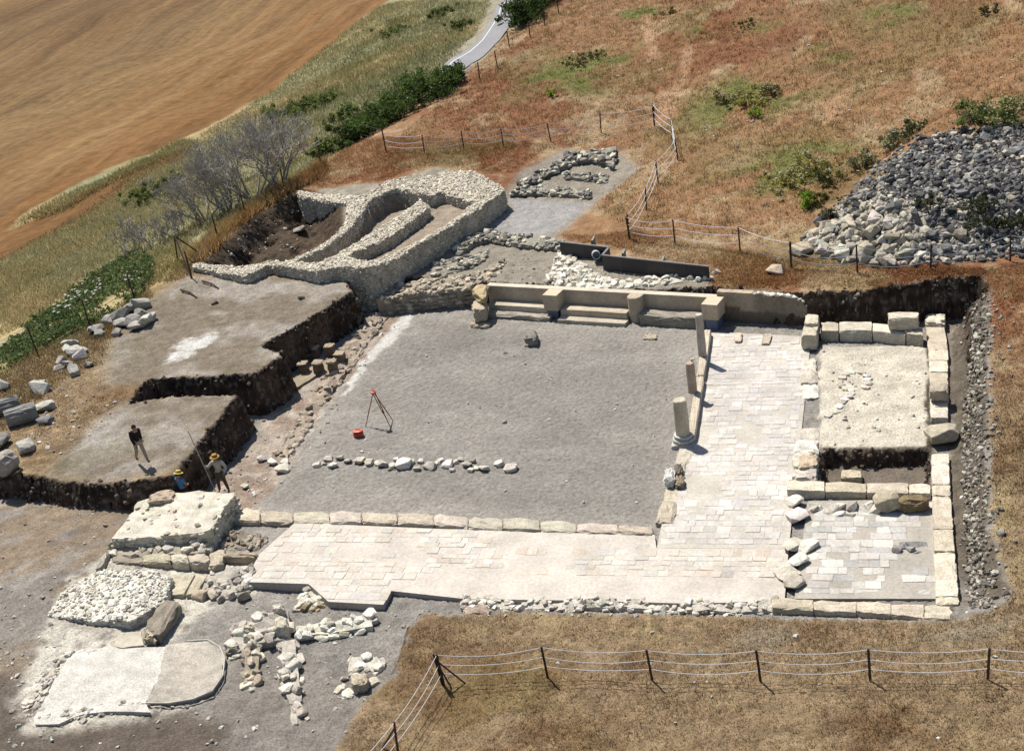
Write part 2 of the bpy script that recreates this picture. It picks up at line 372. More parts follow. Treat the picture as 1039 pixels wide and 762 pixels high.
def rubble(A, B, zb, size=.26, cols=TAN, dens=1.0, rough=.06, sides=True, core=None, mb=None, lay=1.0, edge=.12, inset=0):
    """a mortared rubble body between two top edges (world) down to zb, faced and topped with stones"""
    A, B = np.array(A, float), np.array(B, float)
    if inset:
        k0 = 40; T0 = strip_top(A, B, k0, 2); dv = T0[:, 1] - T0[:, 0]; A, B = T0[:, 0] + dv * inset, T0[:, 1] - dv * inset
    mb = mb or MB(); L = max(plen(A), plen(B)); Wd = np.linalg.norm(np.asarray(A).mean(0) - np.asarray(B).mean(0))
    Wd = max(Wd, .15); n = max(4, int(L / .3)); m = max(3, int(Wd / .3) + 2)
    T = strip_top(A, B, n, m); core = (np.mean(cols, 0) * .8) if core is None else core
    T = T + rng.normal(0, 1, T.shape) * np.array([.02, .02, rough * .6])
    T[..., 2] += (fbm(T[..., 0], T[..., 1], 1.2, 77, 3) - .5) * rough * 3 - size * .26
    ring = [(i, 0) for i in range(n)] + [(n - 1, j) for j in range(1, m)] + [(i, m - 1) for i in range(n - 2, -1, -1)] + [(0, j) for j in range(m - 2, 0, -1)]
    rv = np.array([T[i, j] for i, j in ring]); bt = rv.copy(); bt[:, 2] = np.minimum(zb, rv[:, 2] - .05)
    idx = np.arange(n * m).reshape(n, m)
    q = np.stack([idx[:-1, :-1], idx[1:, :-1], idx[1:, 1:], idx[:-1, 1:]], -1).reshape(-1, 4)
    mb.add(T.reshape(-1, 3), q, vary(core, n * m, .08))
    k = len(ring); a = np.arange(k); b = (a + 1) % k
    mid = (rv * .5 + bt * .5) + rng.normal(0, .03, rv.shape)
    mb.add(np.concatenate([rv, mid, bt]), np.concatenate([np.stack([a, a + k, b + k, b], -1), np.stack([a + k, a + 2 * k, b + 2 * k, b + k], -1)]), vary(core, 3 * k, .08))
    # stones over the top
    cnt = int(L * Wd / (size * size) * 1.5 * dens)
    if cnt:
        u, v = rng.uniform(0, n - 1.001, cnt), rng.uniform(0, m - 1.001, cnt)
        i, j = u.astype(int), v.astype(int); fu, fv = (u - i)[:, None], (v - j)[:, None]
        p = (T[i, j] * (1 - fu) + T[i + 1, j] * fu) * (1 - fv) + (T[i, j + 1] * (1 - fu) + T[i + 1, j + 1] * fu) * fv
        p[:, 2] += size * .05; add_rocks(mb, p, size * rng.uniform(.6, 1.3, cnt), vary(cols, cnt), tilt=.3, flat=.8)
    if sides:
        seg = np.linalg.norm(np.roll(rv, -1, 0) - rv, axis=1); hgt = rv[:, 2] - bt[:, 2]
        area = (seg * hgt).sum(); cnt = int(area / (size * size * .6) * .8 * lay); pr = seg * hgt; pr = pr / pr.sum()
        s_ = rng.choice(k, cnt, p=pr); t = rng.random(cnt)[:, None]
        top = rv[s_] * (1 - t) + np.roll(rv, -1, 0)[s_] * t
        rows = np.floor(rng.random(cnt) * np.maximum(1, hgt[s_] / (size * .62))) + .5
        top[:, 2] -= np.minimum(rows * size * .62, hgt[s_])
        dr = np.roll(rv, -1, 0)[s_] - rv[s_]
        az = np.arctan2(dr[:, 1], dr[:, 0])
        add_rocks(mb, top, size * rng.uniform(.65, 1.2, cnt), vary(cols, cnt), tilt=.12, az=az, flat=.85, wide=1.15)
    return mb

_bcache = {}
def boxgrid(cuts=4):
    if cuts not in _bcache:
        bm = bmesh.new(); bmesh.ops.create_cube(bm, size=2); bmesh.ops.subdivide_edges(bm, edges=bm.edges[:], cuts=cuts, use_grid_fill=True); bm.verts.index_update()
        _bcache[cuts] = (np.array([v.co[:] for v in bm.verts]), np.array([[v.index for v in f.verts] for f in bm.faces])); bm.free()
    return _bcache[cuts]
def hexa(c4, zt, zb, rough=.012, edge=.035, cuts=4):
    """a worn cut block: four top corners in world xy, top and bottom level"""
    v, f = boxgrid(cuts); c4 = np.asarray(c4)[:, :2]
    L = np.linalg.norm(c4[1] - c4[0]); Wd = np.linalg.norm(c4[3] - c4[0]); dims = np.array([L, Wd, zt - zb]) / 2
    on = np.abs(np.abs(v) - 1) < 1e-6; q = v.copy(); ne = on.sum(1)
    pull = np.where(ne == 2, .5, np.where(ne == 3, 1.0, 0)) * edge * rng.uniform(.5, 1.5, len(v))
    for k in range(3):
        q[:, k] -= np.sign(v[:, k]) * on[:, k] * np.minimum(pull / max(dims[k], .02), .35)
    u, w_ = (q[:, 0:1] + 1) / 2, (q[:, 1:2] + 1) / 2
    xy = (c4[0] * (1 - u) + c4[1] * u) * (1 - w_) + (c4[3] * (1 - u) + c4[2] * u) * w_
    z = zb + (q[:, 2:3] + 1) / 2 * (zt - zb)
    out = np.concatenate([xy, z], 1) + rng.normal(0, rough, (len(v), 3)) * (np.abs(q[:, 2:3] + 1) > .01)
    return out, f
def quad(px4, z):
    return P(np.array(px4, float)[:, 0], np.array(px4, float)[:, 1], z)
def row_quads(A, B, cuts, ax):
    """blocks between two image edge lines A and B, divided at pixel cuts along axis ax (0 = x, 1 = y)"""
    A, B = np.array(A, float), np.array(B, float)
    def at(Lp, c):
        return np.array([np.interp(c, Lp[:, ax], Lp[:, k]) if Lp[0, ax] < Lp[-1, ax] else np.interp(c, Lp[::-1, ax], Lp[::-1, k]) for k in range(2)])
    out = []
    for c0, c1 in zip(cuts[:-1], cuts[1:]):
        out.append([at(A, c0), at(A, c1), at(B, c1), at(B, c0)])
    return out
def block_wall(name, label, quads, zt, zb, cols=PALE, part='stone_block', cat='wall', rough=.012, edge=.04, dz=.02, mat=None, group=None, gap=.006, seams=None):
    Q = [quad(q, zt) for q in quads]; allp = np.concatenate(Q)
    root = empty(name, (allp[:, 0].mean(), allp[:, 1].mean(), zb), label, cat, group)
    for q in Q:
        c = q.mean(0); q = c + (q - c) * (1 - gap / max(.2, np.linalg.norm(q[1] - q[0])))
        v, f = hexa(q, zt + rng.normal(0, dz), zb, rough, edge)
        MB().add(v, f, vary(cols, 1, .05, .008)).build(part, mat or M_STONE, root)
    return root
def one_block(name, label, px4, zt, zb, col, cat='block', group=None, rough=.015, edge=.05, mat=None, parent=None, cuts=4):
    v, f = hexa(quad(px4, zt), zt, zb, rough, edge, cuts)
    return MB().add(v, f, col).build(name, mat or M_STONE, parent, label=label, cat=cat, group=group)
def box(mb, lo, hi, col, fr=None):
    """plain box in a frame (origin, u, v) or the world"""
    lo, hi = np.array(lo, float), np.array(hi, float)
    v = np.array([[x, y, z] for x in (lo[0], hi[0]) for y in (lo[1], hi[1]) for z in (lo[2], hi[2])])
    f = np.array([[0, 1, 3, 2], [4, 6, 7, 5], [0, 4, 5, 1], [2, 3, 7, 6], [0, 2, 6, 4], [1, 5, 7, 3]])
    if fr is not None: v = fr[0] + v[:, 0:1] * fr[1] + v[:, 1:2] * fr[2] + v[:, 2:3] * np.array([0, 0, 1.])
    mb.add(v, f, col); return mb
def lathe(mb, c, prof, col, n=20, jit=0, axis=None):
    prof = np.array(prof, float); a = np.linspace(0, 2 * np.pi, n, endpoint=False)
    v = np.stack([np.outer(prof[:, 0], np.cos(a)), np.outer(prof[:, 0], np.sin(a)), np.repeat(prof[:, 1:2], n, 1)], -1).reshape(-1, 3)
    if jit: v = v + rng.normal(0, jit, v.shape)
    if axis is not None:
        q = np.array(Vector((0, 0, 1)).rotation_difference(Vector(axis)).to_matrix()); v = v @ q.T
    fs = []
    for i in range(len(prof) - 1):
        for j in range(n): fs.append([i * n + j, i * n + (j + 1) % n, (i + 1) * n + (j + 1) % n, (i + 1) * n + j])
    fs.append(list(range(n))[::-1]); fs.append([(len(prof) - 1) * n + j for j in range(n)])
    mb.add(v + np.asarray(c), fs, col); return mb
def tube(mb, pts, r, col, n=5):
    pts = np.asarray(pts, float); k = len(pts); r = np.broadcast_to(r, k)
    t = np.gradient(pts, axis=0); t /= np.linalg.norm(t, axis=1)[:, None] + 1e-9
    ref = np.where(np.abs(t[:, 2:3]) > .9, np.array([[1., 0, 0]]), np.array([[0, 0, 1.]]))
    u = np.cross(t, ref); u /= np.linalg.norm(u, axis=1)[:, None] + 1e-9; v = np.cross(t, u)
    a = np.linspace(0, 2 * np.pi, n, endpoint=False)
    V = (pts[:, None] + r[:, None, None] * (np.cos(a)[None, :, None] * u[:, None] + np.sin(a)[None, :, None] * v[:, None])).reshape(-1, 3)
    i = np.arange(k - 1)[:, None] * n; j = np.arange(n)[None]; j2 = (j + 1) % n
    q = np.stack([i + j, i + j2, i + n + j2, i + n + j], -1).reshape(-1, 4)
    mb.add(V, q, col); return mb
def tubec(mb, pts, r, col, n=6):
    tube(mb, pts, r, col, n); k = len(pts); base = mb.k - n * k
    for off, rev in ((0, True), ((k - 1) * n, False)):
        ids = np.arange(n) + base + off; mb.l.append(ids[::-1] if rev else ids); mb.n.append(np.array([n]))
    return mb

# ------------------------------------------------------------------ ground colours
COURT = Pz([(413, 318), (480, 326), (560, 334), (640, 337), (708, 338), (690, 450), (668, 528), (560, 526), (440, 520), (300, 514), (262, 512), (290, 486), (318, 440), (345, 400), (385, 352)], 0)
FIELD = Gp([(-260, 350),  (0, 268), (60, 236), (131, 190), (184, 166), (190, 150), (60, 206), (15, 232), (20, 222), (58, 199), (105, 175), (184, 142), (270, 97), (330, 50), (395, 1), (440, -60), (300, -100), (150, -90), (0, -70), (-150, -30), (-260, 30)])
WEDGE = Gp([(10, 234), (22, 220), (58, 200), (105, 175), (190, 140), (200, 148), (125, 180), (70, 210)])
TERR = P3([(398, 268, 1.2), (430, 245, 1.2), (480, 215, 1.25), (516, 195, 1.4), (530, 178, 1.6), (575, 155, 1.8), (632, 155, 1.9), (650, 168, 2), (600, 205, 1.6), (566, 238, 1.3), (575, 248, 1.25), (612, 262, 1.2), (720, 276, 1.3), (716, 300, 1.2), (600, 300, 1.2), (480, 290, 1.15), (390, 296, 1)])
UPGRAV = P3([(430, 262, 1.2), (480, 220, 1.25), (520, 200, 1.4), (600, 205, 1.5), (560, 236, 1.3), (490, 245, 1.2)])
PLATE = Gp([(112, 372), (118, 345), (152, 306), (190, 284), (270, 283), (352, 287), (357, 297), (285, 362), (258, 382), (140, 386), (118, 384)])
PLATE2 = Gp([(130, 409), (241, 402), (187, 480), (105, 488), (52, 483), (76, 456), (104, 428)])
WHITE1 = Gp([(174, 366), (178, 352), (190, 345), (219, 338), (214, 348), (200, 357), (190, 362)])
MARB = Pz([(406, 318), (421, 316), (419, 324), (395, 347), (375, 367), (352, 398), (346, 398), (358, 376), (374, 357), (392, 338)], 0)
PINK = Pz([(250, 520), (215, 500), (262, 440), (270, 412), (318, 380), (365, 335), (385, 318), (410, 318), (345, 395), (305, 455), (290, 486)], -.1)
DARKSOIL = Pz([(-60, 700), (0, 690), (60, 728), (130, 728), (195, 722), (225, 735), (232, 762), (200, 800), (-80, 800)], 0)
FRONTL = Pz([(-60, 505), (140, 512), (110, 560), (60, 600), (20, 680), (-60, 700)], .4)
GRASSEDGE = Pz([(455, 622), (800, 628), (1010, 628), (1039, 560), (1300, 560), (1300, 900), (340, 900), (370, 725), (408, 684), (422, 640)], .1)
BARE1 = Pz([(1000, 636), (1035, 640), (1020, 650), (960, 655), (930, 648), (960, 640)], .2)
BARE2 = Pz([(770, 632), (805, 634), (790, 650), (760, 655), (745, 645)], .2)
CHALK = Pz([(112, 572), (180, 572), (262, 566), (262, 598), (232, 600), (190, 636), (180, 650), (225, 660), (222, 690), (196, 712), (140, 728), (30, 744), (18, 720), (44, 655), (70, 590)], 0)
OUTE = Pz([(946, 318), (1000, 300), (985, 430), (985, 560), (985, 632), (974, 640), (960, 500)], 0)
GREENS = [(760, 100, 6), (810, 170, 5), (590, 65, 4), (560, 80, 3.5), (700, 40, 3), (780, 25, 2.5), (650, 15, 3), (900, 20, 3), (600, 85, 3), (850, 50, 3), (640, 55, 3)]
GW = Gp([(a, b) for a, b, r in GREENS])
TRACK = [Gp([(697, 50), (695, 75), (680, 100), (678, 118), (672, 96)]), Gp([(655, 16), (662, 50), (664, 60)]), Gp([(860, 92), (850, 105), (842, 122), (850, 112)])]

def mixc(c, d, t): return c * (1 - t[:, None]) + d * t[:, None]
def gcolor(x, y, slope=None):
    """colour of what lies on the ground: dry grass, stubble, gravel, trodden and dug earth"""
    n1, n2, n3, n4 = fbm(x, y, 9, 40), fbm(x, y, 2.6, 44), fbm(x, y, .55, 48, 3), vnoise(x, y, .17, 52)
    hill = sstep(46, 58, y + .3 * (x + 5))
    g_lo = mixc(np.broadcast_to(C(166, 142, 110), (len(x), 3)), C(140, 112, 80), sstep(.5, .66, n2 * .6 + n1 * .4)); g_lo = mixc(g_lo, C(184, 162, 122), sstep(.52, .74, n3 * .55 + fbm(x, y, 3.4, 60) * .45))
    g_lo = mixc(g_lo, C(138, 116, 72), sstep(.58, .72, fbm(x, y, 5, 64)) * .6)
    g_hi = mixc(np.broadcast_to(C(178, 136, 96), (len(x), 3)), C(162, 112, 76), sstep(.46, .62, n1)); g_hi = mixc(g_hi, C(202, 172, 132), sstep(.5, .66, n2 * .7 + n3 * .3))
    g_hi = mixc(g_hi, C(150, 130, 82), sstep(.56, .68, fbm(x, y, 6, 70)) * .55)
    c = mixc(g_lo * 1.0, g_hi * .88, hill)
    for (gx_, gy_, gz_), (_, _, r) in zip(GW, GREENS):
        d = np.hypot(x - gx_, (y - gy_)); c = mixc(c, C(118, 122, 58), sstep(r, r * .3, d) * sstep(.42, .6, n2) * .9)
    c = c * (.8 + .4 * n4)[:, None]
    for t in TRACK:
        d = np.full(x.shape, 99.)
        for a, b in zip(t[:-1], t[1:]):
            e = b[:2] - a[:2]; q = np.clip(((x - a[0]) * e[0] + (y - a[1]) * e[1]) / (e @ e + 1e-9), 0, 1)
            d = np.minimum(d, np.hypot(x - a[0] - q * e[0], y - a[1] - q * e[1]))
        c = mixc(c, C(205, 165, 128), sstep(.7, .15, d + .5 * (n3 - .5)) * .7)
    # verge between the fence and the stubble field
    side = sdist(VERGE, x, y)
    v = mixc(np.broadcast_to(C(172, 160, 112), (len(x), 3)), C(200, 180, 130), sstep(.45, .6, n1)); v = mixc(v, C(164, 168, 130), sstep(.5, .62, fbm(x, y, 12, 80)) * .7); v = mixc(v, C(130, 130, 82), sstep(.55, .7, n2) * .6)
    c = mixc(c, v * (.82 + .36 * n4)[:, None], sstep(.8, -.8, side))
    # stubble: long swaths along the contour
    fu = x * FD[0] + y * FD[1]; fv = -x * FD[1] + y * FD[0]; fv = fv + 9 * (fbm(x, y, 70, 90, 2) - .5)
    f = mixc(np.broadcast_to(C(168, 135, 92), (len(x), 3)), C(152, 118, 78), sstep(.45, .65, vnoise(fu, fv * 7, 60, 91) * .6 + vnoise(fu, fv * 5, 24, 92) * .4))
    f = mixc(f, C(184, 146, 96), sstep(.48, .78, vnoise(fu, fv * 9, 70, 93) * .65 + fbm(x, y, 20, 94) * .35)); f = mixc(f, C(156, 106, 58), sstep(26, 2, -sdist(FIELD, x, y)) * .6)
    f = mixc(f, C(196, 162, 116), sstep(.7, .85, vnoise(fu, fv * 14, 45, 95)) * .3)
    f = f * .76 * (.93 + .14 * vnoise(fu, fv * 3, 3, 96))[:, None]
    c = mixc(c, f, sstep(.5, -.5, sdist(FIELD, x, y) + 1.2 * (n2 - .5)))
    c = mixc(c, v * (.85 + .3 * n4)[:, None], sstep(.5, -.5, sdist(WEDGE, x, y)))
    for r_ in ROADS: c = mixc(c, C(178, 168, 148) * (.85 + .3 * n4)[:, None], sstep(.9, .1, sdist(r_, x, y) + 1.2 * (n3 - .5)) * .8)
    # dig
    w1, w2 = x + (n3 - .5) * .6, y + (n2 - .5) * .9 + (n4 - .5) * .25
    din = sdist(D1, w1, w2)
    grav = C(164, 158, 149) * (.92 + .16 * n2)[:, None] * (.86 + .28 * n4)[:, None]
    grav = grav * (1 + .16 * sstep(.5, .7, fbm(x * .5 + y * .2, y * 1.4, 3.5, 410)) - .12 * sstep(.55, .7, fbm(x, y, 5, 412)))[:, None]
    grav = mixc(grav, C(196, 188, 176), sstep(1.3, .1, np.abs(sdist(COURT, x, y)) + 1.6 * (n2 - .5)) * .45)
    soil = mixc(np.broadcast_to(C(150, 138, 126), (len(x), 3)), C(120, 108, 96), sstep(.45, .62, n2))
    dig = mixc(grav, soil * (.85 + .3 * n4)[:, None], sstep(33.5, 30.5, y) * .35)
    dig = mixc(dig, soil * (.85 + .3 * n4)[:, None], sstep(.1, -.4, sdist(OUTE, w1, w2)))
    pk = mixc(np.broadcast_to(C(192, 177, 161), (len(x), 3)), C(170, 149, 132), sstep(.45, .6, n2)); pk = mixc(pk, C(210, 198, 182), sstep(.55, .68, n3) * .8)
    dig = mixc(dig, pk, sstep(.25, -.25, sdist(PINK, w1, w2)))
    fl = mixc(np.broadcast_to(C(156, 148, 138), (len(x), 3)), C(164, 142, 116), sstep(.48, .6, fbm(x * .8 + y * .6, y * 2.2 - x * 1.6, 4, 101)) * .75); fl = mixc(fl, C(176, 168, 158), sstep(.55, .68, fbm(x + y, (y - x) * 3, 5, 105)) * .8)
    dig = mixc(dig, fl * (.88 + .24 * n4)[:, None], sstep(1.2, -.8, sdist(FRONTL, w1, w2)))
    dig = mixc(dig, C(118, 106, 94) * (.8 + .4 * n3)[:, None], sstep(.5, -.3, sdist(DARKSOIL, w1, w2)))
    dig = mixc(dig, mixc(np.broadcast_to(C(212, 203, 186), (len(x), 3)), C(236, 229, 212), sstep(.45, .62, n3)), sstep(.35, -.35, sdist(CHALK, w1, w2) + .9 * (n2 - .5)) * sstep(.3, .42, n3 * .6 + n4 * .4))
    dig = mixc(dig, C(238, 234, 224) * (.85 + .2 * n3)[:, None], sstep(.1, -.1, sdist(MARB, x + (n3 - .5) * .7, y + (n2 - .5) * .7)))
    dig = mixc(dig, C(234, 224, 203) * (.88 + .24 * n3)[:, None], sstep(.1, -.1, sdist(ROOM_E, w1, w2)) * (.68 + .32 * sstep(.66, .5, n2 * .7 + n3 * .3)))
    dig = mixc(dig, C(134, 122, 108) * (.8 + .4 * n3)[:, None], sstep(.1, -.1, sdist(TRENCH_ROOM, w1, w2)))
    c = mixc(c, dig, sstep(.1, -.15, din))
    c = mixc(c, C(168, 158, 142) * (.9 + .2 * n2)[:, None] * (.88 + .24 * n4)[:, None], sstep(.4, -.4, sdist(TERR, w1, w2)))
    c = mixc(c, C(180, 176, 172) * (.9 + .2 * n4)[:, None], sstep(.5, -.5, sdist(UPGRAV, w1, w2)))
    c = mixc(c, C(176, 166, 148) * (.75 + .5 * n4)[:, None], sstep(.25, -.1, sdist(APSE_BASE, x, y)))
    for R in (ROOM1, ROOM2): c = mixc(c, C(178, 162, 142) * (.9 + .2 * n3)[:, None], sstep(.1, -.1, sdist(R, x, y)))
    pl = mixc(np.broadcast_to(C(182, 172, 158), (len(x), 3)), C(150, 136, 117), sstep(.42, .6, n2)); pl = mixc(pl, C(198, 190, 178), sstep(.48, .66, fbm(x, y, 3, 110))); pl = mixc(pl, C(138, 130, 98), sstep(.6, .72, fbm(x, y, 2.2, 114)) * .4)
    pl = pl * .93 * (.84 + .32 * n4)[:, None]
    ip = np.minimum(sdist(PLATE, w1, w2), sdist(PLATE2, w1, w2)); c = mixc(c, pl, sstep(1.0, -.5, ip) * sstep(-.25, .1, din))
    c = mixc(c, C(236, 232, 224) * (.86 + .28 * n3)[:, None], sstep(.35, -.3, sdist(WHITE1, x + (n3 - .5) * 1.3, y + (n2 - .5) * 1.0) + .5 * (n4 - .5)))
    for B_ in (BARE1, BARE2): c = mixc(c, C(176, 164, 142), sstep(.5, -.5, sdist(B_, w1, w2)) * .7)
    c = mixc(c, C(96, 80, 62) * (.6 + .8 * n3)[:, None], sstep(.15, -.3, sdist(PIT, x, y)))
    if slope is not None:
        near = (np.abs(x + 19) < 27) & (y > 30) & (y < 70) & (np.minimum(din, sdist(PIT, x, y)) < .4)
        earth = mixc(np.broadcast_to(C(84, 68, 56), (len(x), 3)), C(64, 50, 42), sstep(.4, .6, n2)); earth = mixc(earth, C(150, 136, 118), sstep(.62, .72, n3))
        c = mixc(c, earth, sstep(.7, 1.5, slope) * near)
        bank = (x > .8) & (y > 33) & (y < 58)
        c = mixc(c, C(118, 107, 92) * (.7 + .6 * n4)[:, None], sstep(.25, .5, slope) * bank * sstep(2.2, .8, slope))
    return c
ROADS = [Pz([(505, -20), (500, 10), (484, 40), (452, 68), (440, 84), (452, 92), (490, 62), (525, 24), (533, 4), (550, -20)], 3.2), Gp([(-60, 366), (0, 350), (34, 331), (36, 344), (0, 366), (-60, 388)])]
_fa, _fb = G(0, 262)[0], G(395, 3)[0]
FD = nrm((_fb - _fa)[:2])
VERGE = Gp([(-250, 470),  (0, 385), (30, 362), (95, 336), (135, 308), (175, 282), (225, 240), (252, 218), (292, 192), (325, 168), (362, 142), (395, 118), (440, 92), (466, 74), (490, 60), (508, 30), (528, 4), (560, -30), (500, -70), (380, -30), (200, 80), (0, 210), (-250, 300)])

sx = np.gradient(GZ, gx, axis=0); sy = np.gradient(GZ, gy, axis=1); SL = np.hypot(sx, sy).ravel()
XF, YF = GX.ravel(), GY.ravel()
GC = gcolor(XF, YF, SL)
nx, ny = GX.shape
idx = np.arange(nx * ny).reshape(nx, ny)
QU = np.stack([idx[:-1, :-1], idx[1:, :-1], idx[1:, 1:], idx[:-1, 1:]], -1).reshape(-1, 4)
# fine unevenness: lumps of earth and gravel, tussocks outside the dig
ins = sdist(D1, XF, YF)
fine = np.minimum(1, np.abs(np.repeat(np.gradient(gx), ny)) / .105) < 1.5
ZF = GZ.ravel() + rng.normal(0, .014, nx * ny) + np.where(SL > .9, rng.normal(0, .05, nx * ny), 0)
XYZ = np.stack([XF + np.where(SL > .9, rng.normal(0, .03, nx * ny), 0), YF + np.where(SL > .9, rng.normal(0, .03, nx * ny), 0), ZF], -1)
qc = XYZ[QU].mean(1)
fs = sdist(FIELD, qc[:, 0], qc[:, 1]) < 0
cs = (sdist(COURT, qc[:, 0], qc[:, 1]) < .15)
def ground_part(name, mask, mat):
    used = np.unique(QU[mask]); mp = np.full(nx * ny, -1); mp[used] = np.arange(len(used))
    MB().add(XYZ[used], mp[QU[mask]], GC[used]).build(name, mat, kind='structure', smooth=True)
ground_part('field', fs, mat_field(math.atan2(FD[1], FD[0])))
ground_part('gravel_courtyard', cs & ~fs, M_GRAVEL)
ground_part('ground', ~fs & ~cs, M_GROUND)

# cut faces of the dig, built as rough earth with layers and stones
qz = XYZ[QU][:, :, 2]; st = ((qz.max(1) - qz.min(1)) > .28) & (np.abs(qc[:, 0] + 19) < 27) & (qc[:, 1] > 30) & (qc[:, 1] < 70) & ((np.abs(sdist(D1, qc[:, 0], qc[:, 1])) < .9) | (np.abs(sdist(TRENCH_ROOM, qc[:, 0], qc[:, 1])) < .5)) & ~((qc[:, 1] < 38) & (qc[:, 0] > -21))
sq = XYZ[QU[st]]; k_ = 6; u_ = np.linspace(0, 1, k_); UU, VV = np.meshgrid(u_, u_, indexing='ij'); UU, VV = UU[None, ..., None], VV[None, ..., None]
gr = (sq[:, 0][:, None, None] * (1 - UU) + sq[:, 1][:, None, None] * UU) * (1 - VV) + (sq[:, 3][:, None, None] * (1 - UU) + sq[:, 2][:, None, None] * UU) * VV
def blur(a_, n_=4):
    for _ in range(n_): a_ = (a_ + np.roll(a_, 1, 0) + np.roll(a_, -1, 0) + np.roll(a_, 1, 1) + np.roll(a_, -1, 1)) / 5
    return a_
bx_, by_ = -blur(sx, 8).ravel(), -blur(sy, 8).ravel(); bn_ = np.stack([bx_, by_, 0 * bx_], -1); bn_ /= np.linalg.norm(bn_, axis=1)[:, None] + 1e-9; cn_ = bn_[QU[st]]
nn_ = (cn_[:, 0][:, None, None] * (1 - UU) + cn_[:, 1][:, None, None] * UU) * (1 - VV) + (cn_[:, 3][:, None, None] * (1 - UU) + cn_[:, 2][:, None, None] * UU) * VV
gs, gz_ = gr[..., 0] * .8 + gr[..., 1] * .6, gr[..., 2]
dsp = .03 + .2 * (fbm(gs, gz_ * 1.2, .7, 300, 3) - .35) + .035 * vnoise(gs, gz_, .12, 310)
gr = gr + nn_ * np.clip(dsp, .0, .2)[..., None]
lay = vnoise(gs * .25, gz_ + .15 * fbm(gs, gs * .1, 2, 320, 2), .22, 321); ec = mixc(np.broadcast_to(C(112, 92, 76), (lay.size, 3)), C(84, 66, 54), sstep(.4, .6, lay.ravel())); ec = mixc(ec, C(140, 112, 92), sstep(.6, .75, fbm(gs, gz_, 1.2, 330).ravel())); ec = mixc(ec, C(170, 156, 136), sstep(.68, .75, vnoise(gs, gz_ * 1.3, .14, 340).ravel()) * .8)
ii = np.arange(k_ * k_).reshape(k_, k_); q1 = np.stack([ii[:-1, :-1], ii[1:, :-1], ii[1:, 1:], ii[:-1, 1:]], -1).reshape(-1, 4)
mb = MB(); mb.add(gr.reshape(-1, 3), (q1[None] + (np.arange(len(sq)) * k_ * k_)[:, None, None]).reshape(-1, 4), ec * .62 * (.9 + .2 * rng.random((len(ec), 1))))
pk_ = rng.integers(0, len(sq), 450); pp_ = gr[pk_, rng.integers(0, k_, 450), rng.integers(0, k_, 450)]
add_rocks(mb, pp_, rng.gamma(3, .03, 450) + .04, vary(np.array([C(136, 124, 108), C(106, 92, 78), C(156, 146, 128), C(90, 76, 64)]), 450), tilt=.7)
tv_ = sq.reshape(-1, 3)[rng.integers(0, len(sq) * 4, 900)]; tv_ = tv_[tv_[:, 2] > Hs(tv_[:, 0], tv_[:, 1]) - .2]
add_rocks(mb, tv_ + rng.normal(0, .12, tv_.shape) * [1, 1, .1], rng.gamma(3, .035, len(tv_)) + .04, vary(np.array([C(112, 96, 80), C(140, 126, 108), C(90, 76, 62)]), len(tv_)), tilt=.6)
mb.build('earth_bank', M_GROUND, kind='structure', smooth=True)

# ------------------------------------------------------------------ road
def road(name, lpx, rpx, linepx, dz):
    L_, R_ = Gp(lpx), Gp(rpx); n = 60
    T = strip_top(L_, R_, n, 8); T[..., 2] = np.maximum.accumulate(T[..., 2], 1) * 0 + T[..., 2].max(1)[:, None] * .0 + Hs(T[..., 0], T[..., 1]).max(1)[:, None] + dz
    i = np.arange(n * 8).reshape(n, 8); q = np.stack([i[:-1, :-1], i[1:, :-1], i[1:, 1:], i[:-1, 1:]], -1).reshape(-1, 4)
    MB().add(T.reshape(-1, 3), q, np.broadcast_to(C(172, 170, 172), (n * 8, 3))).build(name, M_ASPHALT, kind='structure')
    if linepx is not None:
        f = linepx; W_ = np.linalg.norm(T[:, -1] - T[:, 0], axis=1)
        a = T[:, 0] + (T[:, -1] - T[:, 0]) * f; u = (T[:, -1] - T[:, 0]) / W_[:, None]
        l2 = np.stack([a - u * .09, a + u * .09], 1); l2[..., 2] = T[:, 0, 2][:, None] + .006
        i = np.arange(n * 2).reshape(n, 2); q = np.stack([i[:-1, :-1], i[1:, :-1], i[1:, 1:], i[:-1, 1:]], -1).reshape(-1, 4)
        MB().add(l2.reshape(-1, 3), q, C(250, 248, 244)).build('road_marking', M_PAINT, kind='structure')
road('road', [(530, -40), (520, -14), (511, 4), (502, 23), (487, 42), (469, 58), (455, 70), (441, 82)], [(566, -40), (546, -12), (531, 4), (523, 20), (506, 43), (488, 60), (469, 74), (452, 88)], .22, .06)

# ------------------------------------------------------------------ upper ruin: three long rubble walls with rounded ends
ZT = 2.4
apse = empty('ruin', P(390, 240, 1.2), 'rubble masonry ruin with two long round-ended chambers, on the bank behind the earth pit', 'ruin')
def rw(part, A, B, zt, zb, root, **k):
    A = Pz(A, zt) if len(A[0]) == 2 else P3(A); B = Pz(B, zt) if len(B[0]) == 2 else P3(B)
    return rubble(A, B, zb, **k).build(part, M_STONE, root)
APC = np.array([C(246, 234, 210), C(234, 222, 198), C(250, 242, 224), C(214, 202, 180), C(194, 184, 166)]) * 1.22
rw('rubble_wall', [(283, 266), (310, 257), (336, 241), (349, 225), (349, 207)], [(303, 265), (330, 250), (352, 235), (368, 216), (377, 204)], ZT, .7, apse, size=.15, cols=APC, inset=.11)
rw('rubble_wall', [(300, 193), (326, 195), (355, 197), (369, 197)], [(305, 200), (326, 204), (349, 207), (370, 209)], ZT, .7, apse, size=.15, cols=APC, inset=.11)
rw('rubble_wall', [(366, 198), (389, 186), (405, 180), (444, 170), (488, 171), (516, 190)], [(376, 206), (388, 197), (402, 193), (430, 202), (444, 198), (478, 207)], ZT, 1.2, apse, size=.15, cols=APC, inset=.11, rough=.09)
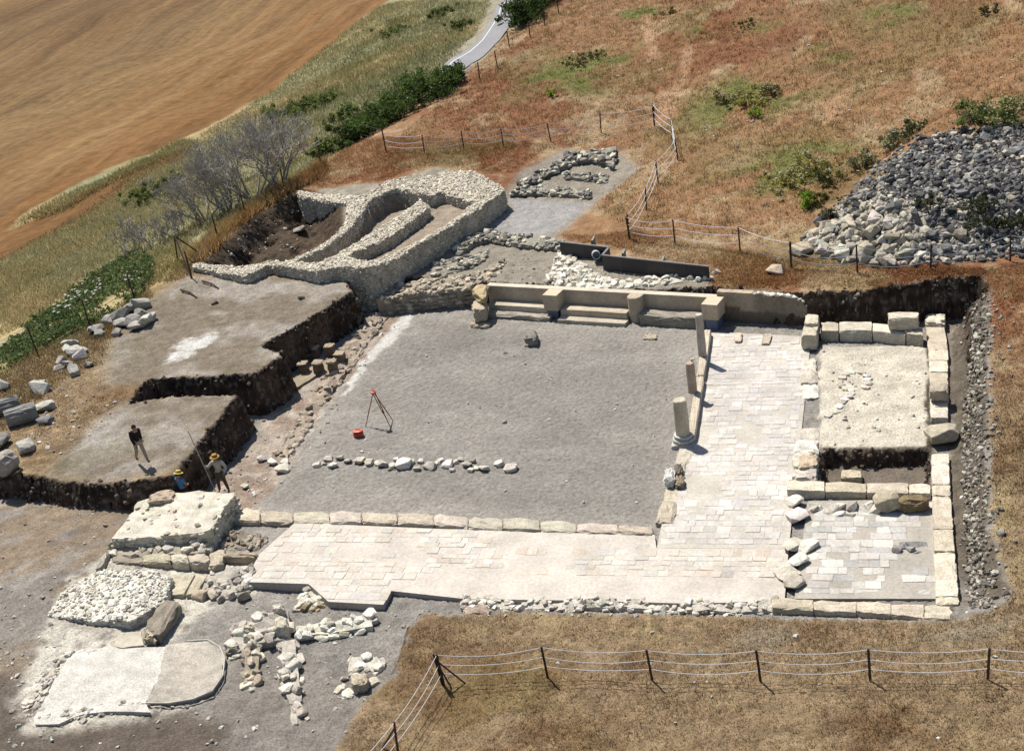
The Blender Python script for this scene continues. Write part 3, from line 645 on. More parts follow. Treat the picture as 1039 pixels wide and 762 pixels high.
rw('rubble_wall', [(425, 201), (396, 223), (365, 240), (336, 260)], [(437, 210), (433, 214), (396, 241), (354, 260)], ZT, 1.25, apse, size=.15, cols=APC, inset=.11)
rw('rubble_wall', [(478, 206), (454, 227), (423, 246), (378, 266)], [(516, 190), (492, 208), (458, 229), (394, 266)], ZT, .95, apse, size=.15, cols=APC, inset=.11)
rw('rubble_wall', [(200, 267), (245, 268), (275, 263), (303, 264), (318, 266)], [(194, 271), (248.5, 282), (272, 269), (300, 272), (322, 276)], ZT - .02, 1.0, apse, size=.15, cols=APC, inset=.11, lay=1.3)
rw('rubble_wall', [(316, 267), (338, 258), (354, 259), (366, 264), (378, 264), (393, 257)], [(321, 275), (340, 271), (352, 272), (366, 273), (380, 270), (396, 264)], ZT + .02, -.15, apse, size=.15, cols=APC, inset=.11, lay=1.3)
# upper room walls
up = empty('low_wall', P(580, 178, 1.7), 'low stone walls of a small room on pale gravel, between the chambers and the upper fence', 'wall')
GW2 = np.array([C(196, 190, 170), C(160, 154, 142), C(222, 214, 190), C(130, 126, 120), C(110, 106, 100)]) * 1.35
def rwg(part, A, B, h, root, **k):
    A, B = Gp(A), Gp(B); zb = min(A[:, 2].min(), B[:, 2].min()) - .25; A[:, 2] += h; B[:, 2] += h
    return rubble(A, B, zb, **k).build(part, M_STONE, root)
rwg('rubble_wall', [(527, 188), (552, 176), (577, 164), (578, 158)], [(532, 193), (556, 181), (582, 169), (584, 164)], .35, up, size=.42, cols=GW2)
rwg('rubble_wall', [(574, 162), (600, 158), (626, 153)], [(580, 169), (603, 165), (622, 173)], .4, up, size=.45, cols=GW2)
rwg('rubble_wall', [(572, 178), (595, 180), (616, 180)], [(575, 183), (597, 185), (614, 186)], .25, up, size=.36, cols=GW2)
rwg('rubble_wall', [(525, 192), (560, 192), (599, 197)], [(520, 200), (560, 199), (597, 203)], .25, up, size=.38, cols=GW2)
mid = empty('low_wall', P(500, 245, 1.2), 'dry rubble wall line crossing the terrace in front of the round-ended chambers', 'wall')
rwg('rubble_wall', [(462, 255), (478, 243), (495, 239), (520, 242), (570, 248)], [(466, 261), (483, 250), (500, 247), (522, 252), (568, 256)], .32, mid, size=.36, cols=GW2)
rwg('rubble_wall', [(440, 268), (470, 262), (495, 257)], [(438, 283), (470, 276), (492, 266)], .18, mid, size=.34, cols=GW2)
rr = rubble(P3([(397, 288, 1.05), (440, 281, 1.15), (480, 276, 1.2), (512, 262, 1.25)]), P3([(382, 303, .85), (430, 296, 1.0), (479, 289, 1.15), (506, 277, 1.2)]), -.1, size=.36, cols=TAN, lay=1.5)
rr.build('rubble_wall', M_STONE, label='rough rubble wall facing the left end of the grey courtyard, next to the tan stone pier', cat='wall')
tp = rwg
white = empty('tumbled_wall', P(600, 275, 1.2), 'tumbled line of white stones in front of the black retaining boards', 'wall')
WH = np.array([C(250, 244, 228), C(242, 234, 214), C(226, 216, 196)]) * 1.3
rwg('rubble_wall', [(566, 250), (580, 262), (600, 278), (625, 286)], [(556, 290), (575, 294), (600, 297), (618, 296)], .12, white, size=.42, cols=WH, sides=False)
rwg('rubble_wall', [(618, 286), (650, 284), (690, 280), (728, 275)], [(618, 296), (650, 292), (690, 288), (727, 284)], .14, white, size=.40, cols=WH, sides=False)

# black retaining boards
rb = empty('retaining_board', P(640, 275, 1.15), 'black retaining boards in an L-shaped bend holding back the dry grass bank', 'retaining wall')
DK = C(62, 60, 64)
bz = 2.05
pts = P3([(568, 246, bz), (618, 251.5, bz), (611, 259.5, bz), (719, 271, bz)])
for a, b in zip(pts[:-1], pts[1:]):
    u = nrm((b - a) * [1, 1, 0]); v = np.cross([0, 0, 1.], u); L = np.linalg.norm((b - a)[:2])
    mb = MB(); o = np.array([a[0], a[1], 0])
    n = max(1, int(L / 1.2))
    for k in range(n): box(mb, (L * k / n + .004, -.03, .7), (L * (k + 1) / n - .004, .03, bz), DK * rng.uniform(.85, 1.15), (o, u, v))
    mb.build('board', M_PAINT, rb)
    cap = MB(); box(cap, (-.02, -.05, bz + .002), (L + .02, .06, bz + .05), C(150, 148, 146), (o, u, v)); cap.build('capping', M_WOOD, rb)
for px, py in ((601, 244), (632, 257), (672, 264)):
    q = P(px, py, bz)[0] if P(px, py, bz).ndim > 1 else P(px, py, bz)
    mb = MB(); box(mb, (q[0] - .05, q[1] - .1, 1.2), (q[0] + .05, q[1] + .5, bz + .03), C(170, 168, 160)); mb.build('stake', M_WOOD, rb)
pp = P(605, 259, 1.75); mb = MB(); ax = Vector((.25, -.9, .2)).normalized()
lathe(mb, pp - np.array(ax) * .4, [(.22, 0), (.22, .5), (.17, .5), (.17, .1)], C(215, 222, 222), 18, axis=ax); mb.build('pipe', M_PAINT, label='grey pipe end sticking out at the corner of the black boards', cat='pipe')

# ------------------------------------------------------------------ rear wall of the courtyard
zW = 1.22
a, b = P(494, 290.5, zW), P(728, 303, zW)
u = nrm((b - a) * [1, 1, 0]); v = np.array([u[1], -u[0], 0]); LW = np.linalg.norm((b - a)[:2]); fr = (np.array([a[0], a[1], 0]), u, v)
def uat(px, py, z): q = P(px, py, z); return float((q[:2] - a[:2]) @ u[:2])
rear = empty('courtyard_wall', fr[0] + u * LW / 2, 'beige plastered wall with ledges and pilasters along the far side of the courtyard', 'wall')
PLC = C(226, 208, 182)
mb = MB(); box(mb, (0, -.32, -.1), (LW, 0, zW), PLC, fr); mb.build('wall_body', M_PLASTER, rear)
mb = MB(); box(mb, (-.01, -.36, zW + .002), (LW, .02, zW + .05), C(240, 226, 204), fr); mb.build('coping', M_PLASTER, rear)
e1, e2, e3 = uat(549, 318, .5), uat(629, 325, .5), uat(710, 330, .5)
def ledge(u0, u1, d0, d1, z, col, part, mat=M_PLASTER, rough=.006):
    q = np.array([fr[0] + u * u0 + v * d0, fr[0] + u * u1 + v * d0, fr[0] + u * u1 + v * d1, fr[0] + u * u0 + v * d1])
    vv, ff = hexa(q, z, -.05, rough, .03, 6); MB().add(vv, ff, col).build(part, mat, rear)
ledge(.25, e1, .003, .62, .5, C(220, 208, 186), 'bench'); ledge(.1, e1 + .3, .625, 1.15, .2, C(206, 196, 178), 'step', M_STONE, .03)
ledge(e1 + .75, e2, .003, .7, .52, C(226, 210, 184), 'bench'); ledge(e1 + .8, e2 + .1, .705, 1.2, .2, C(224, 210, 188), 'step')
ledge(e2 + .7, e3, .003, .85, .55, C(188, 178, 160), 'bench', M_STONE, .025)
mb = MB(); box(mb, (e1 - .05, .003, .45), (e1 + .72, .8, zW + .05), C(238, 218, 188), fr); mb.build('pilaster_block', M_PLASTER, rear)
mb = MB(); box(mb, (e1 + .05, .1, -.05), (e1 + .62, .72, .448), C(120, 128, 150), fr); mb.build('support', M_PAINT, rear)
mb = MB(); lathe(mb, fr[0] + u * (e2 + .35) + v * .3, [(.36, -.05), (.36, zW + .02), (.33, zW + .06)], C(224, 206, 178), 28); box(mb, (e2 + .0, .003, -.05), (e2 + .7, .3, zW + .04), C(224, 206, 178), fr); mb.build('half_column', M_PLASTER, rear)
mb = MB(); box(mb, (e3 - .05, .003, .55), (e3 + .72, .95, zW + .1), C(244, 222, 192), fr); mb.build('corner_block', M_PLASTER, rear)
mb = MB(); box(mb, (e3 + .05, .1, -.05), (e3 + .62, .85, .548), C(122, 134, 168), fr); mb.build('support', M_PAINT, rear)
# taller plaster wall to the right
a2, b2 = P(727, 296, 1.5), P(818, 303, 1.38); a2[2] = b2[2] = 0
u2 = nrm(b2 - a2); L2 = np.linalg.norm(b2 - a2); v2 = np.array([u2[1], -u2[0], 0])
n, m = 46, 18; ss = np.linspace(0, L2, n); zz = np.linspace(-.1, 1, m)
topz = np.where(ss < L2 * .42, 1.5, 1.42 + (fbm(ss * 3, ss, 1.0, 130, 3) - .5) * .3) - sstep(L2 * .8, L2, ss) * .35
V = a2 + ss[:, None, None] * u2 + (rng.normal(0, .012, (n, m, 1))) * v2 + np.zeros((n, m, 3)); V[..., 2] = topz[:, None] * np.clip(zz, -.1, 1)
Vb = V - v2 * .35; Vb[..., 2] = V[..., 2]
ln = .62 + .25 * (fbm(ss, ss * .3, 1.6, 131) - .5) * 2; ln = np.where(ss < L2 * .25, ln + .15, ln) - sstep(L2 * .35, L2 * .9, ss) * .1
pl = (V[..., 2] > ln[:, None])[..., None]; tn = sstep(L2 * .35, L2 * .5, ss)[:, None, None]
cc = np.where(pl, C(214, 194, 168) * (1 - tn) + C(176, 162, 140) * tn, C(146, 132, 112)) * rng.uniform(.92, 1.08, (n, m, 1))
iw = np.arange(n * m).reshape(n, m); qf = np.stack([iw[:-1, :-1], iw[1:, :-1], iw[1:, 1:], iw[:-1, 1:]], -1).reshape(-1, 4)
mb = MB(); mb.add(np.concatenate([V.reshape(-1, 3), Vb.reshape(-1, 3)]), np.concatenate([qf, qf[:, ::-1] + n * m, np.stack([iw[:-1, -1], iw[1:, -1], iw[1:, -1] + n * m, iw[:-1, -1] + n * m], -1), np.stack([iw[0, :-1], iw[0, 1:], iw[0, 1:] + n * m, iw[0, :-1] + n * m], -1), np.stack([iw[-1, :-1], iw[-1, 1:], iw[-1, 1:] + n * m, iw[-1, :-1] + n * m], -1)]), np.concatenate([cc.reshape(-1, 3)] * 2))
k = 26; p = a2 + u2 * np.linspace(L2 * .43, L2 * .95, k)[:, None] - v2 * .15; p[:, 2] = 1.42 - sstep(.8, 1, np.linspace(.43, .95, k)) * .3
add_rocks(mb, p, rng.uniform(.2, .34, k), vary(WH, k), tilt=.2, flat=.8)
mb.build('plaster_wall', M_PLASTER, label='tall plaster wall with bare stone foot behind the paved walk, beneath the grass bank', cat='wall')
# tan pier at its left end
pier = empty('stone_pier', P(485, 327, 0), 'weathered tan stone pier on a plinth at the left end of the plastered wall', 'pier')
for q, z1, z0, c in (([(478, 325), (497, 326), (496, 331), (477, 330)], .16, -.05, C(214, 200, 174)), ([(479, 305), (494, 303), (492, 313), (479, 315)], .9, .165, C(218, 202, 172)), ([(477, 293), (487, 287), (497, 289), (490, 303)], 1.32, .9, C(216, 194, 152))):
    vv, ff = hexa(quad(q, z1), z1, z0, .03, .09); MB().add(vv, ff, c).build('drum' if z1 < 1.3 else 'cap', M_STONE, pier)

# ------------------------------------------------------------------ parapet and columns
pa, pb = P(718, 334, .42), P(701, 441, .42)
par = empty('parapet', (pa + pb) / 2 * [1, 1, 0], 'low pale parapet linking the three broken columns beside the paved walk', 'parapet')
mid1 = pa * .52 + pb * .48
for s, e in ((pa, mid1 + (pa - mid1) * .02), (mid1, pb)):
    q = np.array([s + [-.16, 0, 0], s + [.16, 0, 0], e + [.16, 0, 0], e + [-.16, 0, 0]])
    vv, ff = hexa(q, .42, -.1, .008, .03, 8); MB().add(vv, ff, C(232, 216, 192)).build('slab', M_PLASTER, par)
def column(px, py, z, r, h, label, col, base=False):
    q = P(px, py, z); root = empty('broken_column', q, label, 'column', 'broken columns beside the paved walk')
    mb = MB(); z0 = .42 if base else 0
    lathe(mb, q + [0, 0, z0], [(r * 1.02, 0), (r * 1.04, h * .3), (r, h * .7), (r * .96, h - .03), (r * .86, h)], col, 28, .006); mb.build('shaft', M_MARBLE, root, smooth=False)
    if base:
        b_ = MB(); lathe(b_, q + [0, 0, .12], [(.42, 0), (.45, .06), (.42, .12), (.35, .14), (.34, .19), (.38, .22), (.37, .28), (.28, .297)], C(226, 222, 214), 32, .006); b_.build('base', M_MARBLE, root)
        p_ = MB(); vv, ff = hexa(q[:2] + np.array([[-.45, .45], [.45, .45], [.45, -.45], [-.45, -.45]]), q[2] + .118, q[2] - .1, .006, .03); p_.add(vv, ff, C(220, 214, 204)); p_.build('plinth', M_MARBLE, root)
    return root
column(713, 361, .4, .17, 2.0, 'tallest and slimmest broken column, whitish, at the corner of the plastered wall', C(226, 212, 196))
c2 = column(703, 398, .4, .185, 1.38, 'middle broken column, pinkish shaft with a chip of stone on top, on the parapet', C(214, 190, 170))
column(694, 449, .08, .27, 1.5, 'thickest broken column, cream shaft on a moulded round base at the parapet end', C(232, 218, 192), True)
mb = MB(); q = P(703, 366, 1.79); add_rocks(mb, [q + [-.02, 0, .06]], [.22], [C(236, 222, 200)], tilt=.1, flat=.7); mb.build('stone_chip', M_STONE, label='small stone chip lying on top of the middle column', cat='stone')
# blocks lying against the courtyard corner
for px4, zt, c, lab in (([(674, 473), (684, 473), (684, 486), (674, 487)], .5, C(240, 236, 228), 'white broken block on the courtyard edge below the thick column'), ([(683, 470), (692, 469), (692, 478), (684, 479)], .42, C(150, 140, 126), 'dark broken block behind the white one on the courtyard edge'), ([(684, 482), (693, 481), (694, 490), (685, 491)], .36, C(186, 168, 142), 'brown broken block beside the white one on the courtyard edge')):
    one_block('broken_block', lab, px4, zt, .06, c, 'stone block', rough=.03, edge=.1)

# ------------------------------------------------------------------ paved walks and floors
FLC = np.array([C(240, 232, 219), C(241, 231, 217), C(237, 226, 211), C(238, 232, 222), C(232, 227, 218), C(238, 222, 205), C(241, 234, 222), C(240, 231, 218)]) * [1.0, .985, .965]
FLG = np.array([C(222, 216, 206), C(214, 209, 200), C(230, 223, 211), C(218, 211, 200), C(200, 196, 190)]) * 1.14
def pave(name, poly, z, zb, base, cols, sx_=(.26, .58), sy_=(.26, .46), patch=None, ang=0.0, miss=.03, patch_t=.6, gap=.010, dark=None, tintf=None):
    """slab with laid flags; where the flags are gone the mortar bed shows"""
    poly = np.array(poly)[:, :2]; mb = MB(); k = len(poly)
    ar = 0.5 * np.sum(poly[:, 0] * np.roll(poly[:, 1], -1) - np.roll(poly[:, 0], -1) * poly[:, 1]); pol = poly if ar > 0 else poly[::-1]
    bm = bmesh.new(); f = bm.faces.new([bm.verts.new((p[0], p[1], z - .008)) for p in pol]); f.normal_update(); bmesh.ops.triangulate(bm, faces=[f], ngon_method='EAR_CLIP')
    bm.verts.index_update(); bv = np.array([q.co[:] for q in bm.verts]); bf = np.array([[q.index for q in g.verts] for g in bm.faces]); bm.free()
    mb.add(bv, bf, base)
    sv = np.concatenate([np.c_[pol, np.full(k, z - .008)], np.c_[pol, np.full(k, zb)]]); a_ = np.arange(k); b_ = (a_ + 1) % k
    mb.add(sv, np.stack([a_ + k, b_ + k, b_, a_], -1), base * .75)
    ca, sa = math.cos(ang), math.sin(ang); Rm = np.array([[ca, sa], [-sa, ca]]); Q = poly @ Rm.T
    quads = []; y = Q[:, 1].min() - .1
    while y < Q[:, 1].max():
        h = rng.uniform(*sy_); x = Q[:, 0].min() - rng.random() * .5
        while x < Q[:, 0].max():
            w_ = rng.uniform(*sx_); quads.append((x + gap, y + gap, x + w_ - gap, y + h - gap)); x += w_
        y += h
    q = np.array(quads); c4 = np.stack([q[:, [0, 1]], q[:, [2, 1]], q[:, [2, 3]], q[:, [0, 3]]], 1) + rng.normal(0, .014, (len(q), 4, 2))
    c4 = c4 @ Rm; ctr = c4.mean(1)
    okk = np.all([sdist(poly, c4[:, i, 0], c4[:, i, 1]) < .04 for i in range(4)], 0) & (rng.random(len(q)) > miss)
    if patch is not None: okk &= ~patch(ctr[:, 0], ctr[:, 1])
    okk &= fbm(ctr[:, 0], ctr[:, 1], 2.2, 150, 2) < patch_t
    c4, ctr = c4[okk], ctr[okk]; m_ = len(c4); zt = z + rng.normal(0, .006, (m_, 1)) + rng.normal(0, .003, (m_, 4))
    top = np.concatenate([c4, zt[..., None]], -1); bot = np.concatenate([c4 + (c4 - ctr[:, None]) * .01, np.full((m_, 4, 1), z - .03)], -1)
    V = np.concatenate([top, bot], 1).reshape(-1, 3); f1 = np.array([[0, 1, 2, 3], [0, 4, 5, 1], [1, 5, 6, 2], [2, 6, 7, 3], [3, 7, 4, 0]])
    cl = vary(cols, m_, .06, .008) * (.92 + .2 * fbm(ctr[:, 0], ctr[:, 1], 3, 155)[:, None])
    if tintf is not None: cl = cl * tintf(ctr[:, 0], ctr[:, 1])
    mb.add(V, (f1[None] + (np.arange(m_) * 8)[:, None, None]).reshape(-1, 4), np.repeat(cl, 8, 0))
    return mb.build(name, M_FLAG, kind='structure')
ZP = .1
SP = Pz([(299, 530), (440, 536), (560, 540), (664, 542), (668, 548), (800, 560), (796, 609), (700, 612), (600, 609), (530, 608), (470, 607), (397, 599), (389, 613), (333, 610), (313, 592), (248, 590), (263, 562)], ZP)
EP = Pz([(727, 337), (815, 341), (822, 352), (812, 450), (800, 559.6), (668, 547.6), (676, 510), (690, 453), (703, 441), (720, 338)], ZP)
SP[4:6, :2] = [[-8.37, 38.75], [-3.86, 38.75]]; EP[4:6, :2] = [[-3.86, 38.757], [-8.36, 38.757]]
def patchS(x, y):
    s = P(560, 596, ZP); return (sdist(Pz([(398, 590), (470, 572), (560, 584), (680, 584), (790, 590), (790, 612), (398, 605)], ZP), x, y + .6 * (fbm(x, y, 1.4, 160) - .5)) < 0) | (sdist(Pz([(500, 541), (655, 543), (650, 556), (600, 560), (500, 552)], ZP), x, y) < 0) | (sdist(Pz([(350, 548), (368, 548), (366, 566), (345, 564)], ZP), x, y) < 0)
BED = C(238, 227, 213, 1.0)
pave('paved_walk', SP, ZP, -.35, BED, FLC, patch=patchS, patch_t=.78)
pave('paved_walk', EP, ZP + .004, -.3, C(228, 219, 204), FLC[[0, 3, 6, 6, 0, 7, 1, 0]], patch_t=.70, tintf=lambda x, y: np.array([.95, .96, .99]) - sstep(39, 50, y)[:, None] * np.array([.0, .0, -.02]))
SR = Pz([(820, 508), (946, 506), (950, 607), (806, 607)], .1)
pave('flagged_floor', SR,   .1, -.2, C(204, 196, 182), FLG, sx_=(.26, .75), sy_=(.24, .48), patch=lambda x, y: sdist(Pz([(905, 545), (946, 540), (948, 570), (930, 572), (905, 556)], .1), x, y) < 0, patch_t=.64, gap=.012)
# rubble footing along the near edge of the paved walk
rubble(P3([(470, 604, .16), (540, 604, .16), (620, 605, .17), (700, 607, .16), (790, 608, .16)]), P3([(470, 615, .06), (540, 615, .06), (620, 616, .06), (700, 618, .06), (788, 619, .06)]), -.3, size=.27, cols=np.array([C(246, 238, 222), C(232, 224, 206), C(212, 202, 184)]) * 1.25, rough=.08).build('rubble_footing', M_STONE, label='pale rubble footing along the near edge of the paved walk, above the lower grass', cat='footing')
one_block('fallen_block', 'pinkish fallen block at the left end of the pale rubble footing by the grass', [(470, 612), (494, 612), (497, 622), (472, 624)], .12, -.25, C(214, 192, 172), 'stone block', rough=.03, edge=.1)
# kerb along the courtyard
top_l = [(230, 515), (265, 516), (300, 517.5), (367, 519), (440, 521), (476, 524), (511, 524), (585, 528), (662, 533)]
bot_l = [(232, 528), (265, 528), (300, 529), (367, 530), (440, 532), (476, 535), (511, 536), (585, 538.5), (662, 541)]
block_wall('kerb_wall', 'row of long pale kerb stones between the grey courtyard and the near paved walk', row_quads(top_l, bot_l, [230, 264, 297, 334, 367, 403, 440, 475, 510, 548, 585, 627, 662], 0), .2, -.32, cols=np.array([C(232, 216, 192), C(224, 214, 192), C(238, 222, 204)]), cat='kerb', edge=.07, rough=.014, dz=.025)
block_wall('kerb_wall', 'short run of worn kerb stones at the courtyard corner below the broken blocks', row_quads([(689, 455), (684, 470), (672, 505), (664, 532)], [(706, 455), (698, 470), (688, 505), (684, 532)], [455, 472, 490, 508, 530], 1), .15, -.2, cols=np.array([C(232, 220, 198), C(222, 208, 184)]), cat='kerb', edge=.08, rough=.02, dz=.02)
# stone flags standing on the far walk, flat stones in the court
for q, lab in (([(746, 337), (753, 337), (752, 346), (745, 346)], 'left of two pale loose slabs at the foot of the tall plaster wall'), ([(775, 338), (783, 338), (781, 348), (772, 348)], 'right of two pale loose slabs at the foot of the tall plaster wall')):
    one_block('loose_slab', lab, q, .22, .105, C(238, 222, 198), 'slab', edge=.04)
one_block('loose_block', 'square grey block standing alone on the courtyard gravel', [(533, 333), (545, 334), (544, 343), (531, 342)], .5, -.05, C(168, 162, 150), 'stone block', edge=.1, rough=.03)
one_block('loose_slab', 'flat beige slab on the gravel below the half column', [(655, 338), (667, 339), (665, 344), (652, 343)], .08, -.03, C(216, 200, 176), 'slab', edge=.05, rough=.02)

# ------------------------------------------------------------------ rooms at the right
BL = np.array([C(234, 221, 197), C(226, 212, 188), C(238, 227, 206), C(218, 204, 180)]) * 1.14
block_wall('block_wall', 'tan block wall on the far side of the right room, below the dark earth cut', row_quads([(832, 326), (885, 326), (936, 333)], [(832, 335), (885, 335), (938, 341)], [832.5, 851, 885, 919, 937], 0), .62, -.1, BL * .95, edge=.035)
one_block('stone_block', 'large square block resting on the far wall of the right room', [(901, 316), (932, 316), (932, 322), (901, 323)], 1.25, .645, BL[0], 'stone block', edge=.04)
pi = empty('stone_pier', P(824, 352, .1), 'stepped tan block pier in the far left corner of the right room', 'pier')
for q, z1, z0 in (([(817, 318), (831, 318), (830, 328), (816, 328)], 1.0, .1), ([(816, 329), (830, 329), (829, 340), (812, 340)], .85, .1)):
    vv, ff = hexa(quad(q, z1), z1, z0, .015, .05); MB().add(vv, ff, vary(BL, 1, .05)).build('stone_block', M_STONE, pi)
eastl = [(937, 317), (939, 329), (942, 355), (943, 380), (944, 420), (945, 470), (946, 520), (948, 570), (949.5, 613)]
eastr = [(959, 317), (958, 329), (962, 355), (962, 380), (962, 420), (963, 470), (966, 520), (970, 570), (973.5, 613)]
eq = row_quads(eastl, eastr, [318, 328.5, 355, 364, 376, 397, 412, 423, 456], 1)
east = block_wall('block_wall', 'long tan block wall along the right edge of the dig, beside the narrow trench', row_quads(eastl, eastr, [330, 355, 366, 377, 397, 413, 424], 1) + row_quads(eastl, eastr, [460, 471, 491, 502, 524, 537, 559, 588, 605, 613.5], 1), .29, -.15, BL, edge=.028, rough=.012, dz=.03)
one_block('stone_block', 'upright rectangular block on the right wall throwing a shadow into the trench', [(943, 388), (962, 388), (962, 396), (943, 396)], .9, .42, BL[3] * .8, 'stone block', edge=.04)
one_block('stone_block', 'rough chipped block at the far end of the right wall', [(939, 317), (958, 317), (959, 327), (939, 326)], .5, .0, BL[2], 'stone block', edge=.08, rough=.03)
mb = MB(); q = P(954, 440, .35); add_rocks(mb, [q], [1.35], [C(214, 202, 178)], tilt=.1, az=np.array([.3]), flat=.7); mb.build('boulder', M_ROCK, label='big rough boulder sitting in the right wall above the small sunken room', cat='boulder')
block_wall('block_wall', 'tan block wall along the near side of the flagged room, by the lower grass', row_quads([(783, 606), (826, 608), (870, 609.5), (905, 611), (938, 612.5), (973, 614)], [(781, 616), (826, 618), (870, 620), (905, 622.5), (938, 626), (974, 628)], [783, 825.5, 869, 904, 938, 973], 0), .23, -.1, BL, edge=.028, dz=.012)
block_wall('block_wall', 'tan block wall between the small sunken room and the flagged room', row_quads([(798, 487), (838, 488), (880, 489), (922, 490), (946, 491)], [(797, 497), (838, 498), (880, 499), (922, 500), (946, 501)], [798, 837, 879, 922, 944.5], 0), .36, -.42, BL, edge=.03, dz=.01)
block_wall('block_wall', 'uneven pale block wall between the far paved walk and the sunken room', row_quads([(813, 360), (811, 400), (807, 430), (803, 487)], [(828, 360), (832, 400), (832, 430), (829, 487)], [362, 374, 388, 402], 1) + row_quads([(807, 430), (803, 487)], [(832, 430), (829, 487)], [431, 446, 459, 476, 486.5], 1), .24, -.42, PALE, edge=.08, rough=.03, dz=.05)
one_block('stone_block', 'worn pinkish block with rounded corner on the wall beside the sunken room', [(812, 461), (829, 459), (829, 472), (810, 474)], .46, .26, C(230, 208, 178), 'stone block', edge=.08, rough=.02)
one_block('stone_block', 'flat cream block on the floor of the small sunken room', [(854, 476), (874, 476), (874, 484), (853, 484)], -.12, -.45, C(236, 220, 190), 'stone block', edge=.03)
# stones at the left side of the flagged room
for k, (px, py, s, fl_, lab) in enumerate([(806, 508, .75, .8, 'rough pale stone at the corner where the sunken room wall meets the walk'), (808, 523, 1.05, .7, 'large pale boulder on the left side of the flagged room, highest in its row'), (804, 553, 1.0, .6, 'tan slab-like stone leaning out on the left side of the flagged room'), (818, 552, 1.1, .6, 'broad cream stone jutting into the flagged room'), (810, 568, .95, .6, 'rounded cream stone below the jutting one by the flagged room'), (799, 580, 1.0, .5, 'long tan stone bedded beside the paved walk near the lower corner'), (805, 590, .8, .55, 'lowest stone of the left side of the flagged room, next to the corner block')]):
    mb = MB(); add_rocks(mb, [P(px, py, .2)], [s], [vary(PALE, 1, .06)[0]], tilt=.06, az=np.array([.9]), flat=fl_ * .62, wide=.9); mb.build('boulder', M_ROCK, label=lab, cat='boulder')
mb = rubble(P3([(818, 507, .28), (850, 508, .28), (888, 509, .28)]), P3([(818, 518, .2), (850, 519, .2), (888, 520, .2)]), 0, size=.5, cols=PALE, rough=.05); mb.build('stone_row', M_STONE, label='row of rough pale stones along the foot of the wall in the flagged room', cat='stone row')
mb = MB(); add_rocks(mb, [P(899, 509, .38)], [1.0], [C(214, 200, 172)], tilt=.1, flat=.95); mb.build('boulder', M_ROCK, label='rounded tan boulder against the middle wall in the flagged room', cat='boulder')
one_block('stone_block', 'dark rounded oblong block beside the tan boulder in the flagged room', [(911, 501), (942, 500), (942, 508), (911, 509)], .58, .08, C(160, 140, 106), 'stone block', edge=.16, rough=.02)
mb = rubble(P3([(906, 548, .17), (925, 549, .2), (941, 548, .17)]), P3([(908, 560, .13), (925, 562, .13), (941, 557, .13)]), .05, size=.36, cols=GREYS[[1, 3]], dens=.7, sides=False); mb.build('broken_flags', M_STONE, label='patch of broken grey slabs on the floor of the flagged room', cat='rubble')
# curved ring of stones in the room at the right
ring_px = [(835, 424), (845, 421), (850, 415), (856, 408), (862, 402), (866, 398), (852, 392), (853, 386), (860, 380), (870, 378), (878, 380), (882, 388), (876, 395)]
RP = Gp(ring_px); mb = MB(); T = []
for p_, q_ in zip(RP[:-1], RP[1:]):
    L_ = np.linalg.norm(q_ - p_); k = max(1, int(L_ / .26))
    for i in range(k): T.append(p_ + (q_ - p_) * (i + .5) / k + [0, 0, .03])
add_rocks(mb, T, rng.uniform(.28, .5, len(T)), vary(PALE, len(T)), tilt=.1, flat=.45); mb.build('stone_ring', M_STONE, label='curving line of flat stones on the plaster floor of the right room', cat='stone ring')

# ------------------------------------------------------------------ lower left: podium, rubble and mortar floors
pod = empty('podium', P(180, 540, 0), 'flat-topped pale mortar podium with stepped rubble foot, in front of the men', 'podium')
PD = np.array([C(232, 222, 200), C(216, 206, 184), C(198, 188, 166), C(242, 234, 216)]) * 1.2
def Tz(pts): return P3(pts)
mb = rubble(Tz([(140, 509, .9), (160, 500, .98), (200, 497.5, 1.02), (238, 499, 1.0)]), Tz([(113, 546, .78), (147, 543, .86), (181, 541, .9), (213, 537, .9)]), -.2, size=.22, cols=PD, rough=.05, dens=.07, lay=.6, core=C(232, 223, 203, 1.15)); mb.build('mortar_core', M_STONE, pod)
mb = rubble(Tz([(114, 545, .52), (147, 545, .58), (181, 543, .6), (212, 539, .55)]), Tz([(110, 561, .38), (150, 561, .4), (180, 560, .42), (208, 557, .42)]), -.2, size=.42, cols=PD, rough=.07, core=C(206, 196, 172)); mb.build('rubble_step', M_STONE, pod)
for q in row_quads([(113, 561), (212, 561)], [(112, 569), (212, 570)], [113, 144, 173, 191, 212], 0):
    vv, ff = hexa(quad(q, .34), .34 + rng.normal(0, .02), -.25, .02, .06); MB().add(vv, ff, vary(TAN, 1, .06)).build('foundation_block', M_STONE, pod)
one_block('leaning_slab', 'narrow grey slab leaning at the left corner of the mortar podium', [(104, 562), (112, 558), (104, 574), (95, 578)], .42, -.1, C(214, 206, 186), 'slab', rough=.02, edge=.06)
one_block('stone_block', 'pinkish pair-shaped block lying on the back corner of the podium', [(156, 498), (178, 496), (172, 506), (148, 508)], 1.12, .86, C(228, 206, 180), 'stone block', rough=.03, edge=.12)
one_block('foundation_block', 'pale block stepping down from the podium towards the paved walk', [(212, 560), (228, 556), (226, 571), (210, 575)], .2, -.25, C(226, 212, 186), 'stone block', rough=.02, edge=.05)
one_block('foundation_block', 'tan block under the kerb end, with a dark shaded front', [(223, 561), (262, 560), (258, 565), (223, 565)], .22, -.3, C(206, 186, 158), 'stone block', rough=.02, edge=.05)
